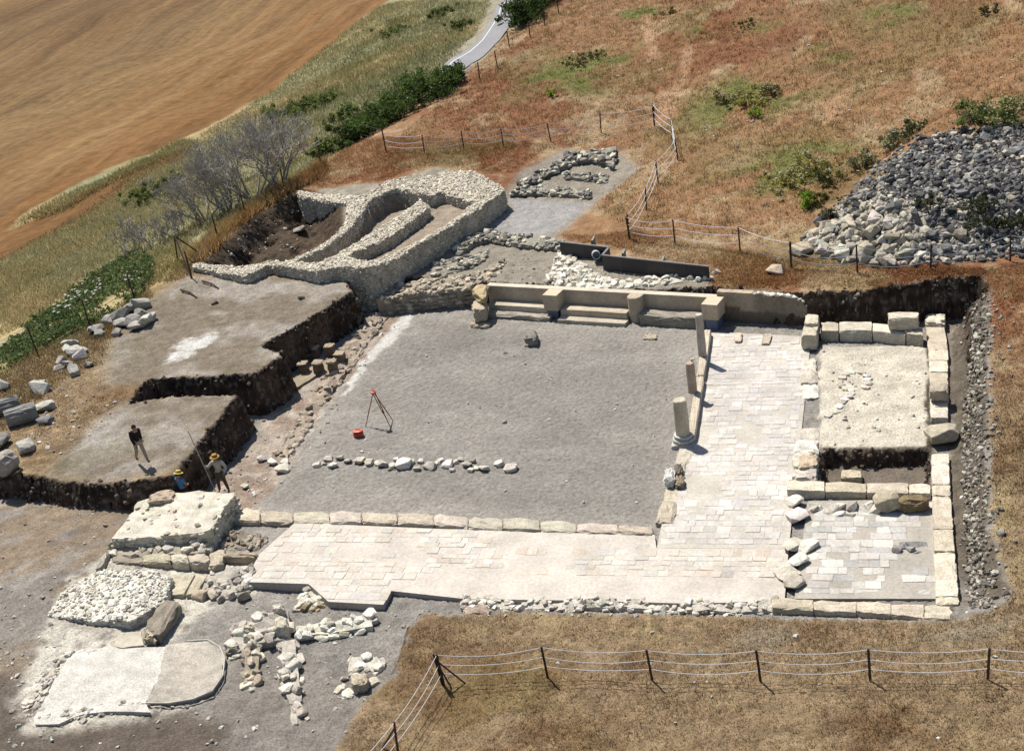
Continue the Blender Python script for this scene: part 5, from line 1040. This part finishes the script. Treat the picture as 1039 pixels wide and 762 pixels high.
# ------------------------------------------------------------------ grass, weeds, shrubs, dead trees
def blades(mb, pos, h, cols, per=6, wid=.028, spread=.1, lean_=.45):
    n = len(pos)
    if n == 0: return
    h = np.repeat(np.broadcast_to(h, n), per); p = np.repeat(pos, per, 0); c = np.repeat(cols, per, 0); m = n * per
    p = p + np.c_[rng.normal(0, spread, (m, 2)), np.full(m, -.03)]
    az = rng.uniform(0, 6.28, m); wv = np.c_[np.cos(az), np.sin(az), np.zeros(m)] * (wid * rng.uniform(.5, 1.2, m))[:, None]
    hh = h * rng.uniform(.5, 1.2, m); la = rng.uniform(0, 6.28, m); ll = np.abs(rng.normal(0, lean_, m)) * hh
    tip = p + np.c_[np.cos(la) * ll, np.sin(la) * ll, hh]; 
    V = np.stack([p - wv, p + wv, tip], 1).reshape(-1, 3); c = c * (1 + rng.normal(0, .14, (m, 1)))
    mb.add(V, np.arange(m * 3).reshape(m, 3), np.repeat(np.clip(c, .004, .9), 3, 0))
def scatter_px(poly, n):
    """points evenly spread over the ground inside an outline"""
    W_ = Gp(poly); lo, hi = W_[:, :2].min(0), W_[:, :2].max(0); q = rng.uniform(lo, hi, (n * 4, 2))
    q = q[sdist(W_, q[:, 0], q[:, 1]) < 0][:n]; return np.c_[q, Hs(q[:, 0], q[:, 1])]
def clear(p, m=.12):
    x, y = p[:, 0], p[:, 1]; k = (sdist(D1, x, y) > m) & (sdist(PIT, x, y) > .1) & (sdist(TERR, x, y) > .2) & (sdist(PLATE, x, y) > .5) & (sdist(PLATE2, x, y) > .5) & (sdist(APSE_BASE, x, y) > .6)
    for r_ in ROADS: k &= sdist(r_, x, y) > .2
    return p[k]
def grass(name, label, specs):
    mb = MB()
    for poly, n, h, kw in specs:
        kw = dict(kw); tint = np.array(kw.pop('tint', (1, 1, 1))); mixcol = kw.pop('mix', None); fade = kw.pop('fade', True)
        p = clear(scatter_px(poly, n), kw.pop('m', .12)); c = gcolor(p[:, 0], p[:, 1]) * tint * 1.45
        if mixcol is not None: t = rng.random((len(p), 1)) * .9; c = c * (1 - t) + np.asarray(mixcol) * t
        hh = h * (.45 + 1.1 * fbm(p[:, 0], p[:, 1], 2.5, 200))
        blades(mb, p, hh, c, **kw)
    return mb.build(name, M_GRASS, kind='stuff', label=label, cat='grass')
grass('dry_grass', 'short dry brown grass on the near slope and round the dig', [
    ([(360, 735), (420, 640), (470, 622), (790, 622), (1000, 626), (1060, 600), (1060, 800), (340, 800)], 900, .16, dict(per=9, wid=.014, spread=.08, lean_=.5, mix=C(206, 184, 140))),
    ([(360, 735), (420, 640), (470, 622), (790, 622), (1000, 626), (1060, 600), (1060, 800), (340, 800)], 500, .13, dict(per=9, wid=.016, spread=.1, lean_=.6, mix=C(112, 92, 62))),
    ([(360, 735), (420, 640), (470, 622), (790, 622), (1000, 626), (1060, 600), (1060, 800), (340, 800)], 15000, .09, dict(per=7, wid=.016, spread=.12, lean_=.9)),
    ([(1003, 300), (1060, 280), (1060, 620), (1000, 628)], 3500, .11, dict(per=6, wid=.02, spread=.1, lean_=.6))])
grass('hill_grass', 'dry reddish grass covering the upper slope', [
    ([(395, 150), (470, 80), (560, 0), (600, -40), (1080, -40), (1080, 130), (1000, 128), (880, 170), (800, 250), (640, 240), (600, 205), (640, 160), (540, 150), (380, 190)], 2600, .3, dict(per=9, wid=.024, spread=.1, lean_=.35, mix=C(220, 196, 148))),
    ([(395, 150), (470, 80), (560, 0), (600, -40), (1080, -40), (1080, 130), (1000, 128), (880, 170), (800, 250), (640, 240), (600, 205), (640, 160), (540, 150), (380, 190)], 1800, .26, dict(per=9, wid=.024, spread=.16, lean_=.5, mix=C(122, 118, 66))),
    ([(395, 150), (470, 80), (560, 0), (600, -40), (1080, -40), (1080, 130), (1000, 128), (880, 170), (800, 250), (640, 240), (600, 205), (640, 160), (540, 150), (380, 190)], 28000, .15, dict(per=6, wid=.026, spread=.17, lean_=.8)),
    ([(560, 240), (640, 236), (800, 262), (1000, 272), (1000, 284), (880, 292), (720, 298), (720, 275)], 6000, .14, dict(per=7, wid=.02, spread=.13, lean_=.7)),
    ([(940, 276), (1060, 264), (1060, 312), (1004, 302), (1000, 278)], 900, .13, dict(per=7, wid=.02, spread=.14, lean_=.7, m=.0, mix=C(190, 162, 116))),
    ([(318, 190), (350, 150), (395, 140), (560, 150), (520, 175), (400, 182), (340, 196)], 5000, .15, dict(per=7, wid=.022, spread=.14, lean_=.7))])
grass('verge_grass', 'tall pale grass on the verge below the left fence', [
    ([(-10, 270), (190, 150), (270, 98), (395, 4), (500, 0), (480, 45), (430, 90), (330, 165), (200, 240), (120, 280), (-10, 345)], 24000, .32, dict(per=6, wid=.035, spread=.24, lean_=.6, mix=C(206, 190, 140))),
    ([(270, 120), (300, 98), (395, 20), (480, 5), (470, 50), (420, 90), (340, 155), (290, 175)], 1400, .45, dict(per=12, wid=.04, spread=.4, mix=C(112, 124, 70))),
    ([(60, 232), (131, 190), (190, 150), (200, 200), (20, 330), (-10, 320), (-10, 270)], 6000, .4, dict(per=7, wid=.035, spread=.22, lean_=.6, mix=C(214, 192, 138))),
    ([(150, 262), (182, 236), (204, 258), (192, 284), (150, 292)], 900, .28, dict(per=7, wid=.028, spread=.2, mix=C(190, 166, 104)))])
grass('fence_grass', 'long orange-brown grass along the left fence', [
    ([(15, 233), (60, 202), (131, 172), (185, 142), (200, 148), (125, 182), (70, 212), (25, 226)], 1800, .35, dict(per=7, wid=.05, spread=.4, mix=C(190, 178, 122))),
    ([(190, 270), (215, 238), (250, 214), (292, 186), (330, 166), (330, 178), (290, 200), (250, 228), (212, 262)], 2600, .5, dict(per=8, wid=.03, spread=.18, mix=C(206, 156, 92), m=.0)),
    ([(0, 380), (60, 345), (120, 312), (152, 290), (154, 304), (120, 340), (100, 372), (60, 388), (0, 440)], 3000, .2, dict(per=7, wid=.02, spread=.15, mix=C(158, 138, 88))),
    ([(0, 440), (60, 388), (110, 374), (128, 408), (100, 428), (70, 460), (30, 478), (0, 476)], 900, .1, dict(per=6, wid=.02, spread=.15, lean_=.8, mix=C(166, 140, 96)))])
def leaves(mb, pos, size, cols):
    n = len(pos); a_ = rng.normal(size=(n, 3)); a_ /= np.linalg.norm(a_, axis=1)[:, None]; b_ = np.cross(a_, rng.normal(size=(n, 3))); b_ /= np.linalg.norm(b_, axis=1)[:, None]
    s_ = (np.broadcast_to(size, n) * rng.uniform(.6, 1.3, n))[:, None]
    V = np.stack([pos - a_ * s_, pos + b_ * s_ * .45, pos + a_ * s_, pos - b_ * s_ * .45], 1).reshape(-1, 3)
    mb.add(V, np.arange(n * 4).reshape(n, 4), np.repeat(np.clip(cols, .004, .9), 4, 0))
def shrub(name, label, px, py, rad, hgt, n, leaf, col, group=None, flowers=0, cat='shrub', open_=.5, stem=C(110, 96, 72)):
    q = G(px, py)[0]; root = empty(name, q, label, cat, group)
    k = max(7, int(16 * rad)); cc = np.c_[rng.normal(0, rad * .46, (k, 2)), hgt * rng.uniform(.12, .85, k)]; cr = rng.uniform(.16, .42, k) * np.minimum(rad, hgt)
    w_ = rng.integers(0, k, n); d_ = rng.normal(size=(n, 3)); d_ /= np.linalg.norm(d_, axis=1)[:, None]
    p = cc[w_] + d_ * (cr[w_] * rng.random(n) ** open_)[:, None] * [1, 1, .9]; p[:, 2] = np.maximum(p[:, 2], .02 + 0 * p[:, 2])
    tone = rng.uniform(.7, 1.3, k)[w_]; pal = np.array([col, col * [1.35, 1.25, 1.0], col * .7, col * [1.5, 1.3, 1.2]]); mb = MB(); leaves(mb, p + q, leaf * rng.choice([.6, .9, 1.3], n), vary(pal, n, .15, .05) * tone[:, None]); mb.build('foliage', M_LEAF, root)
    mb = MB()
    for c_ in cc[:min(k, 9)]: tubec(mb, [q + [c_[0] * .15, c_[1] * .15, -.1], q + c_ * [.6, .6, .55], q + c_], [.03, .022, .01], stem, 4)
    mb.build('stem', M_BARK, root)
    if flowers:
        f = rng.integers(0, n, flowers); pf = p[f] + q + [0, 0, .12]; a_ = rng.uniform(.035, .07, flowers); mb = MB()
        t = np.linspace(0, 2 * np.pi, 6, endpoint=False); V = pf[:, None] + a_[:, None, None] * np.stack([np.cos(t), np.sin(t), .25 * np.cos(2 * t)], -1)[None]
        mb.add(V.reshape(-1, 3), np.arange(flowers * 6).reshape(flowers, 6), C(238, 236, 222)); mb.build('flower', M_LEAF, root)['kind'] = 'stuff'
    return root
GD, GM, GY_, GB, GG = C(96, 122, 64), C(130, 148, 86), C(184, 182, 98), C(150, 188, 72), C(148, 156, 116)
for k, (px, py, r_, h_) in enumerate([(363, 143, 1.6, 1.5), (382, 132, 1.8, 1.8), (399, 122, 2.1, 2.2), (420, 108, 2.3, 2.4), (441, 96, 2.2, 2.0), (459, 84, 1.5, 1.3)]):
    shrub('bush', ['lowest dark green bush at the left end of the hedge below the road', 'second dark green bush of the hedge from its left end', 'dense dark green bush left of the middle of the hedge below the road', 'tallest dark green bush in the middle of the hedge below the road', 'dark green bush right of the tallest one in the hedge', 'small green bush at the road end of the hedge'][k], px, py, r_, h_, 3400, .11, GD, 'hedge below the road')
for k, (px, py, r_, h_, lab) in enumerate([(290, 118, 2.4, 1.1, 'low green bush on the verge, left of three behind the bare trees'), (312, 112, 2.2, 1.0, 'low green bush on the verge, middle of three behind the bare trees'), (334, 106, 2.0, .9, 'low green bush on the verge, right of three behind the bare trees'), (152, 202, 2.2, .9, 'low green bush beside the lower strip of the stubble field'), (168, 190, 1.8, .8, 'small green bush uphill of the one beside the lower field strip'), (345, 152, 1.4, 1.2, 'small green bush between the hedge and the upper left fence corner'), (328, 160, 1.2, 1.0, 'smallest green bush beside the left fence, above the dark pit'), (352, 120, 1.8, .8, 'low green bush on the verge just left of the hedge'), (450, 16, 1.6, .7, 'olive weed clump on the verge left of the road'), (470, 28, 1.4, .6, 'olive weed clump close to the road edge at the top'), (400, 35, 2.2, .7, 'olive weed clump high on the verge near the stubble field')]):
    shrub('bush', lab, px, py, r_, h_, 2000, .11, GM, None)
for px, py, lab in ((530, 24, 'dark leafy bush beside the asphalt road, lowest of three'), (545, 13, 'dark leafy bush beside the asphalt road, middle of three'), (562, 2, 'dark leafy bush beside the asphalt road, topmost of three')):
    shrub('bush', lab, px, py, 1.9, 1.9, 3000, .12, C(70, 96, 44), 'bushes beside the road')
for px, py, r_, h_, n, col, fl, lab in [(876, 170, .9, 1.0, 1100, GG, 24, 'grey-green weed clump at the upper left edge of the rubble heap'), (905, 150, 1.1, 1.1, 1400, GG, 40, 'grey-green weed clump with pale heads on the upper edge of the heap'), (925, 138, .9, .9, 1000, C(96, 110, 62), 30, 'green weed clump at the top of the heap, left of the larger green ones'),
      (990, 126, 1.2, 1.2, 1900, GM, 40, 'green flowering bush at the top of the heap, left of two'), (1022, 122, 1.3, 1.2, 2000, GM, 44, 'green flowering bush at the top of the heap, right of two'), (998, 228, 1.1, 1.3, 1500, C(74, 84, 56), 0, 'dark straggly bush growing out of the stones of the heap'), (942, 214, .7, .7, 600, C(92, 98, 72), 0, 'small grey bush among the pale stones of the heap'), (1034, 238, .8, .8, 700, C(80, 90, 58), 0, 'dark weed at the right frame edge in front of the heap'),
      (815, 212, .7, .8, 900, GB, 0, 'bright yellow-green plant left of the rubble heap'), (834, 206, .6, .6, 500, C(120, 132, 60), 0, 'small green plant just right of the bright yellow-green one'), (800, 188, 1.2, .8, 1200, GY_, 90, 'yellow-green flowering weeds left of the heap, nearest the open slope'), (822, 172, 1.2, .9, 1200, GY_, 90, 'yellow-green flowering weeds left of the heap, upper clump'), (846, 186, 1.0, .8, 1000, C(120, 124, 66), 30, 'olive weeds between the flowering clumps and the heap'), (848, 222, .8, .7, 700, C(104, 106, 84), 0, 'grey weeds at the left foot of the heap'),
      (760, 108, 1.6, .8, 1600, GY_, 50, 'broad yellow-green weed clump in the middle of the upper slope'), (738, 104, 1.1, .7, 800, C(150, 142, 84), 50, 'pale flowering weed clump left of the broad one on the slope'), (784, 96, 1.1, .6, 800, C(128, 122, 72), 30, 'olive weed clump right of the broad one on the slope'), (768, 120, .7, .6, 500, GB, 0, 'bright green plant below the broad weed clump on the slope'), (586, 66, 1.2, .5, 800, C(118, 112, 66), 8, 'olive weed patch with white stones on the left part of the slope'), (603, 58, 1.0, .5, 600, C(112, 108, 64), 0, 'olive weed patch just right of the one with white stones'), (757, 27, 1.0, .4, 500, C(120, 128, 64), 0, 'small green weed patch high on the slope near the top'), (680, 15, 1.0, .4, 500, C(116, 118, 62), 0, 'small green weed patch near the top edge, above the foot track'), (1000, 15, 1.0, .4, 500, C(120, 118, 64), 0, 'small green weed patch in the top right corner'), (560, 98, .5, .5, 260, GB, 0, 'single green plant on the slope above the brow fence')]:
    shrub('weed', lab, px, py, r_, h_, n, .07, col, None, fl, 'weed')
# green undergrowth with white flower heads on the bank below the fence
q = scatter_px([(-60, 402), (-60, 380), (0, 358), (20, 342), (38, 327), (71, 304), (88, 287), (115, 271), (126, 262), (145, 260), (158, 268), (156, 285), (139, 306), (90, 333), (38, 358), (0, 380)], 30000); uq = fbm(q[:, 0], q[:, 1], 1.5, 211, 3); q = q[uq > .36 + .16 * rng.random(len(q)) - .08]; hq = .1 + 1.25 * np.maximum(0, fbm(q[:, 0], q[:, 1], 1.3, 210) - .22)
q[:, 2] += rng.random(len(q)) ** .6 * hq; mb = MB(); leaves(mb, q, .1 * rng.choice([.6, 1, 1.3], len(q)), vary(np.array([C(104, 132, 74), C(128, 148, 92), C(86, 112, 62), C(164, 168, 110)]), len(q), .2, .05) * (.75 + .5 * fbm(q[:, 0], q[:, 1], 1.0, 212))[:, None])
mb.build('undergrowth', M_LEAF, kind='stuff', label='dense green undergrowth on the bank beyond the left fence', cat='undergrowth')
fl = []
for _ in range(42): fl.append((rng.uniform(58, 110), 0))
fl = np.array([(x_, np.interp(x_, [55, 110], [326, 300]) + rng.normal(0, 5)) for x_, _ in fl] + [(rng.uniform(130, 145), rng.uniform(288, 300)) for _ in range(8)]); pf = G(fl[:, 0], fl[:, 1]) + [0, 0, .75]
mb = MB(); t = np.linspace(0, 2 * np.pi, 7, endpoint=False); a_ = rng.uniform(.05, .11, len(pf)); V = pf[:, None] + a_[:, None, None] * np.stack([np.cos(t), np.sin(t), .2 * np.cos(2 * t)], -1)[None]; mb.add(V.reshape(-1, 3), np.arange(len(pf) * 7).reshape(-1, 7), C(240, 240, 232))
for p_ in pf: tube(mb, [p_ - [0, 0, .8], p_ - [0, 0, .01]], .012, C(110, 130, 70), 4)
mb.build('white_flowers', M_LEAF, kind='stuff', label='white flower heads standing over the green undergrowth on the left bank', cat='flowers')

def dead_tree(name, label, px, py, H_, spread, col, depth=5, stems=3, cat='bare tree', tw=1.0, group=None):
    q = G(px, py)[0]; root = empty(name, q, label, cat, group); r_ = random.Random(int(px * 7 + py)); mt, mtw = MB(), MB()
    def grow(p, d, L, r, lev):
        k = 3; pts = [p]; dd = d
        for i in range(k):
            dd = (dd + Vector((r_.gauss(0, .22), r_.gauss(0, .22), r_.gauss(.03, .14)))).normalized(); pts.append(pts[-1] + dd * L / k)
        rr = np.linspace(r, r * .62, k + 1); tube(mt if lev < 2 else mtw, [np.array(x_) for x_ in pts], np.maximum(rr, .009 * tw), col * r_.uniform(.75, 1.3), 5 if lev < 2 else 3)
        if lev >= depth: return
        for j in range(r_.choice((2, 3, 3)) if lev < depth - 1 else r_.choice((4, 5, 6))):
            t_ = r_.uniform(.35, 1); i = min(k - 1, int(t_ * k)); b_ = pts[i].lerp(pts[i + 1], t_ * k - i)
            nd = (dd + Vector((r_.gauss(0, .5), r_.gauss(0, .5), r_.gauss(.22, .3)))).normalized(); grow(b_, nd, L * r_.uniform(.55, .8), r * r_.uniform(.45, .65), lev + 1)
    for s_ in range(stems):
        a_ = 6.28 * s_ / stems + r_.random(); d = Vector((math.cos(a_) * spread, math.sin(a_) * spread, 1)).normalized()
        grow(Vector(q) + Vector((math.cos(a_) * .12, math.sin(a_) * .12, -.15)), d, H_ * r_.uniform(.36, .46), .034 * H_ / 2.4, 0)
    mt.build('trunk', M_BARK, root); mtw.build('twigs', M_BARK, root)
GT = C(208, 200, 188)
for px, py, H_, sp, st, lab in [(284, 190, 6.2, .5, 5, 'largest bare grey tree on the bank, right of the group beside the fence'), (258, 204, 6.0, .55, 5, 'bare grey tree in the middle of the group beside the left fence'), (232, 216, 5.6, .6, 5, 'bare grey tree left of the middle of the group by the fence'), (208, 226, 4.8, .6, 5, 'bare grey tree at the left of the group, nearest the tripod of posts'), (232, 186, 4.4, .6, 4, 'bare grey tree behind the group, towards the stubble field'), (276, 166, 4.4, .6, 4, 'bare grey tree at the back right of the group, below the green verge bushes')]:
    dead_tree('bare_tree', lab, px, py, H_, sp, GT, 5, st + 2, tw=.95)
for px, py, H_, lab in [(160, 252, 2.8, 'grey dead brush on the bank just left of the tripod of posts'), (136, 258, 2.6, 'grey dead brush furthest left above the green undergrowth'), (180, 242, 2.8, 'grey dead brush between the tripod of posts and the bare trees')]:
    dead_tree('dead_brush', lab, px, py, H_, .9, GT * .95, 4, 6, 'brush', 1.2)

# ------------------------------------------------------------------ people
def skin(name, joints, edges, mat, parent=None, levels=2, cols=(1, 1, 1), origin=None, **kw):
    me = bpy.data.meshes.new(name); me.from_pydata([j[:3] for j in joints], edges, []); o = bpy.data.objects.new(name, me); COL.objects.link(o)
    m_ = o.modifiers.new('s', 'SKIN'); m_.use_smooth_shade = True; sv = me.skin_vertices[0].data
    for k, j in enumerate(joints): sv[k].radius = (j[3], j[4] if len(j) > 4 else j[3])
    sv[0].use_root = True; s_ = o.modifiers.new('u', 'SUBSURF'); s_.levels = levels
    dg = bpy.context.evaluated_depsgraph_get(); ev = o.evaluated_get(dg); m2 = bpy.data.meshes.new_from_object(ev); bpy.data.objects.remove(o, do_unlink=True); bpy.data.meshes.remove(me)
    v = np.zeros(len(m2.vertices) * 3); m2.vertices.foreach_get('co', v); f_ = [list(p_.vertices) for p_ in m2.polygons]; bpy.data.meshes.remove(m2)
    return v.reshape(-1, 3), f_
def person(px, py, z, face, label, J, shirt, trous, hat=None, hair=C(40, 32, 28), short=True, waist_dark=None, hatw=.2):
    """J: joint positions in metres (x right, y forward, z up) of the photographed pose"""
    q = P(px, py, z); ca, sa = math.cos(face), math.sin(face)
    def wd(v): v = np.asarray(v, float).reshape(-1, 3); return np.c_[v[:, 0] * ca - v[:, 1] * sa, v[:, 0] * sa + v[:, 1] * ca, v[:, 2]] + q
    nm = ['pel', 'spi', 'che', 'nec', 'hea', 'crn', 'ls', 'le', 'lw', 'lh', 'rs', 're', 'rw', 'rh', 'lhp', 'lk', 'la', 'lt', 'rhp', 'rk', 'ra', 'rt']
    rad = dict(pel=(.13, .1), spi=(.125, .095), che=(.15, .11), nec=(.055, .055), hea=(.082, .095), crn=(.07, .085), ls=(.06,), rs=(.06,), le=(.043,), re=(.043,), lw=(.03,), rw=(.03,), lh=(.034, .022), rh=(.034, .022), lhp=(.088,), rhp=(.088,), lk=(.058,), rk=(.058,), la=(.042,), ra=(.042,), lt=(.04, .03), rt=(.04, .03))
    ix = {n_: i for i, n_ in enumerate(nm)}
    ed = [('pel', 'spi'), ('spi', 'che'), ('che', 'nec'), ('nec', 'hea'), ('hea', 'crn'), ('che', 'ls'), ('ls', 'le'), ('le', 'lw'), ('lw', 'lh'), ('che', 'rs'), ('rs', 're'), ('re', 'rw'), ('rw', 'rh'), ('pel', 'lhp'), ('lhp', 'lk'), ('lk', 'la'), ('la', 'lt'), ('pel', 'rhp'), ('rhp', 'rk'), ('rk', 'ra'), ('ra', 'rt')]
    v, f_ = skin('b', [(*J[n_], *rad[n_]) for n_ in nm], [(ix[a_], ix[b_]) for a_, b_ in ed], M_SKIN)
    sk = C(196, 150, 122); mb = MB(); mb.add(wd(v), f_, sk)
    for s_, hn, wn in ((-1, 'lh', 'lw'), (1, 'rh', 'rw')):      # five fingers on each hand
        h_ = np.array(J[hn], float); d = nrm(h_ - np.array(J[wn])); sd__ = nrm(np.cross(d, [0, 1, .2])); dn = np.cross(sd__, d)
        for k, (o_, L_) in enumerate(((-.027, .06), (-.009, .072), (.009, .068), (.026, .052))):
            b_ = h_ + sd__ * o_ + d * .01; tubec(mb, wd([b_, b_ + d * L_ * .6 + dn * .006, b_ + d * L_ * .95 + dn * .03]), [.0095, .0085, .006], sk, 6)
        b_ = h_ - d * .02 - sd__ * .025; tubec(mb, wd([b_, b_ + d * .03 - sd__ * .03, b_ + d * .06 - sd__ * .034]), [.011, .009, .007], sk, 6)
    hd, cr = np.array(J['hea'], float), np.array(J['crn'], float); uv = nrm(cr - hd); fw = nrm(np.array([0, 1, 0]) - uv * uv[1]); rt_ = np.cross(fw, uv)
    def ell(c, r, col): 
        a_, f2 = boxgrid(3); s2 = a_ / np.linalg.norm(a_, axis=1)[:, None]; mb.add(wd(c + s2[:, 0:1] * r[0] * rt_ + s2[:, 1:2] * r[1] * fw + s2[:, 2:3] * r[2] * uv), f2, col)
    ell(hd + fw * .1 + uv * .015, (.014, .022, .026), sk)                                  # nose
    for s_ in (-1, 1): ell(hd + fw * .086 + rt_ * s_ * .033 + uv * .045, (.014, .012, .009), C(60, 46, 40)); ell(hd + rt_ * s_ * .084 + uv * .02, (.012, .022, .032), sk)
    ell(hd + fw * .088 - uv * .035, (.024, .01, .008), C(150, 90, 80))                       # mouth
    o = mb.build('person', M_SKIN, smooth=True, origin=q, label=label, cat='person')
    def cloth(part, names, edges, grow, col, extra=None):
        jj = [(*(extra or {}).get(n_, J[n_]), *[r_ + grow for r_ in rad[n_]]) for n_ in names]; i2 = {n_: i for i, n_ in enumerate(names)}
        v, f2 = skin(part, jj, [(i2[a_], i2[b_]) for a_, b_ in edges], M_CLOTH); m_ = MB(); m_.add(wd(v), f2, col); return m_.build(part, M_CLOTH, o, smooth=True)
    low = {'lw': tuple(np.array(J['le']) * .6 + np.array(J['ls']) * .4), 'rw': tuple(np.array(J['re']) * .6 + np.array(J['rs']) * .4)}
    cloth('shirt', ['spi', 'che', 'pel', 'ls', 'le', 'rs', 're'] + ([] if short else ['lw', 'rw']), [('spi', 'che'), ('spi', 'pel'), ('che', 'ls'), ('ls', 'le'), ('che', 'rs'), ('rs', 're')] + ([] if short else [('le', 'lw'), ('re', 'rw')]), .022, shirt, {'le': low['lw'], 're': low['rw']} if short else None)
    cloth('trousers', ['pel', 'lhp', 'lk', 'la', 'rhp', 'rk', 'ra'], [('pel', 'lhp'), ('lhp', 'lk'), ('lk', 'la'), ('pel', 'rhp'), ('rhp', 'rk'), ('rk', 'ra')], .018, trous)
    for s_ in 'lr':
        a_, t_ = np.array(J[s_ + 'a'], float), np.array(J[s_ + 't'], float); jj = [(a_[0], a_[1], a_[2] - .02, .05), ((a_ + t_)[0] / 2, (a_ + t_)[1] / 2, t_[2] + .012, .05, .04), (*t_, .046, .036)]
        v, f2 = skin('shoe', jj, [(0, 1), (1, 2)], M_CLOTH); m_ = MB(); m_.add(wd(v), f2, C(62, 50, 42)); m_.build('shoe', M_CLOTH, o, smooth=True)
    mb = MB(); a_, f2 = boxgrid(4); s2 = a_ / np.linalg.norm(a_, axis=1)[:, None]; s2 = s2 * (1 + rng.normal(0, .02, (len(s2), 1))); s2[:, 2] = np.maximum(s2[:, 2], -.55); s2[:, 1] = np.where(s2[:, 2] < .35, np.minimum(s2[:, 1], .35), s2[:, 1])
    mb.add(wd(hd + uv * .045 + s2[:, 0:1] * .098 * rt_ + s2[:, 1:2] * .112 * fw + s2[:, 2:3] * .105 * uv), f2, hair); mb.build('hair', M_CLOTH, o, smooth=True)
    if hat is not None:
        mb = MB(); axu = wd([uv])[0] - wd([[0, 0, 0]])[0]
        lathe(mb, wd([hd + uv * .1])[0], [(hatw, -.02), (hatw * .98, -.008), (.118, .008), (.116, .07), (.098, .105), (.05, .118), (.01, .112)], hat, 22, .002, axis=axu); ht = mb.build('hat', M_CLOTH, o, smooth=False)
        mb = MB(); lathe(mb, wd([hd + uv * .112])[0], [(.121, 0), (.12, .03)], C(70, 52, 40), 22, axis=axu); mb.build('hat_band', M_CLOTH, ht)
    return o
BASEJ = dict(pel=(0, 0, .93), spi=(0, .0, 1.13), che=(0, .0, 1.34), nec=(0, .01, 1.49), hea=(0, .03, 1.59), crn=(0, .03, 1.68), ls=(-.19, 0, 1.42), le=(-.24, -.03, 1.13), lw=(-.25, .06, .89), lh=(-.25, .09, .81), rs=(.19, 0, 1.42), re=(.24, -.03, 1.13), rw=(.25, .06, .89), rh=(.25, .09, .81),
    lhp=(-.1, 0, .9), lk=(-.11, .03, .49), la=(-.12, -.01, .09), lt=(-.13, .15, .04), rhp=(.1, 0, .9), rk=(.11, .03, .49), ra=(.12, -.01, .09), rt=(.13, .15, .04))
walk = dict(BASEJ); walk.update(lk=(-.1, .16, .5), la=(-.1, .3, .1), lt=(-.1, .46, .06), rk=(.1, -.1, .49), ra=(.1, -.34, .13), rt=(.1, -.2, .05), spi=(0, .03, 1.13), che=(0, .06, 1.34), nec=(0, .08, 1.49), hea=(0, .12, 1.59), crn=(0, .13, 1.68), ls=(-.19, .05, 1.42), rs=(.19, .05, 1.42), le=(-.24, -.12, 1.15), lw=(-.25, -.1, .91), lh=(-.25, -.07, .83), re=(.24, .16, 1.15), rw=(.22, .3, .95), rh=(.22, .35, .88))
person(145, 468, 1.69, math.radians(-125), 'man in dark top and beige trousers walking across the lower earth platform', walk, C(48, 42, 44), C(206, 190, 164), None, C(34, 28, 26), short=False)
pole_b = P(219.5, 495, .05)
stand = dict(BASEJ); stand.update(lk=(-.16, .03, .48), la=(-.22, .0, .09), lt=(-.25, .15, .04), rk=(.15, .04, .48), ra=(.2, 0, .09), rt=(.24, .15, .04), re=(.4, .1, 1.22), rw=(.44, .2, 1.34), rh=(.44, .23, 1.39), le=(-.32, -.06, 1.15), lw=(-.28, .14, .98), lh=(-.26, .2, .94))
p3f = math.radians(180); person(228, 499, .05, p3f, 'man in cream shirt and straw hat holding a tall staff beside the earth cut', stand, C(222, 214, 198), C(120, 102, 78), C(206, 160, 84), short=False)
hnd = P(228, 499, .05) + np.array([-.46, -.25, 1.42])
p0 = np.array([hnd[0] + .16, hnd[1] + .1, .02]); d_ = nrm(hnd - p0)
mb = MB(); tubec(mb, [p0, p0 + d_ * 1.5, p0 + d_ * 3.15], [.022, .022, .018], C(214, 206, 190), 8); st = mb.build('survey_staff', M_WOOD, label='tall pale survey staff held by the man in the cream shirt', cat='staff')
lean_j = dict(BASEJ); lean_j.update(re=(.3, .05, 1.16), rw=(.2, .24, 1.06), rh=(.14, .29, 1.04), le=(-.3, .05, 1.16), lw=(-.2, .24, 1.06), lh=(-.14, .29, 1.04), hea=(0, .05, 1.58), crn=(0, .08, 1.67), nec=(0, .02, 1.49))
person(190, 516.5, -.1, math.radians(-15), 'man in bright blue shirt and yellow straw hat standing behind the podium', lean_j, C(92, 156, 214), C(70, 64, 70), C(238, 214, 110))
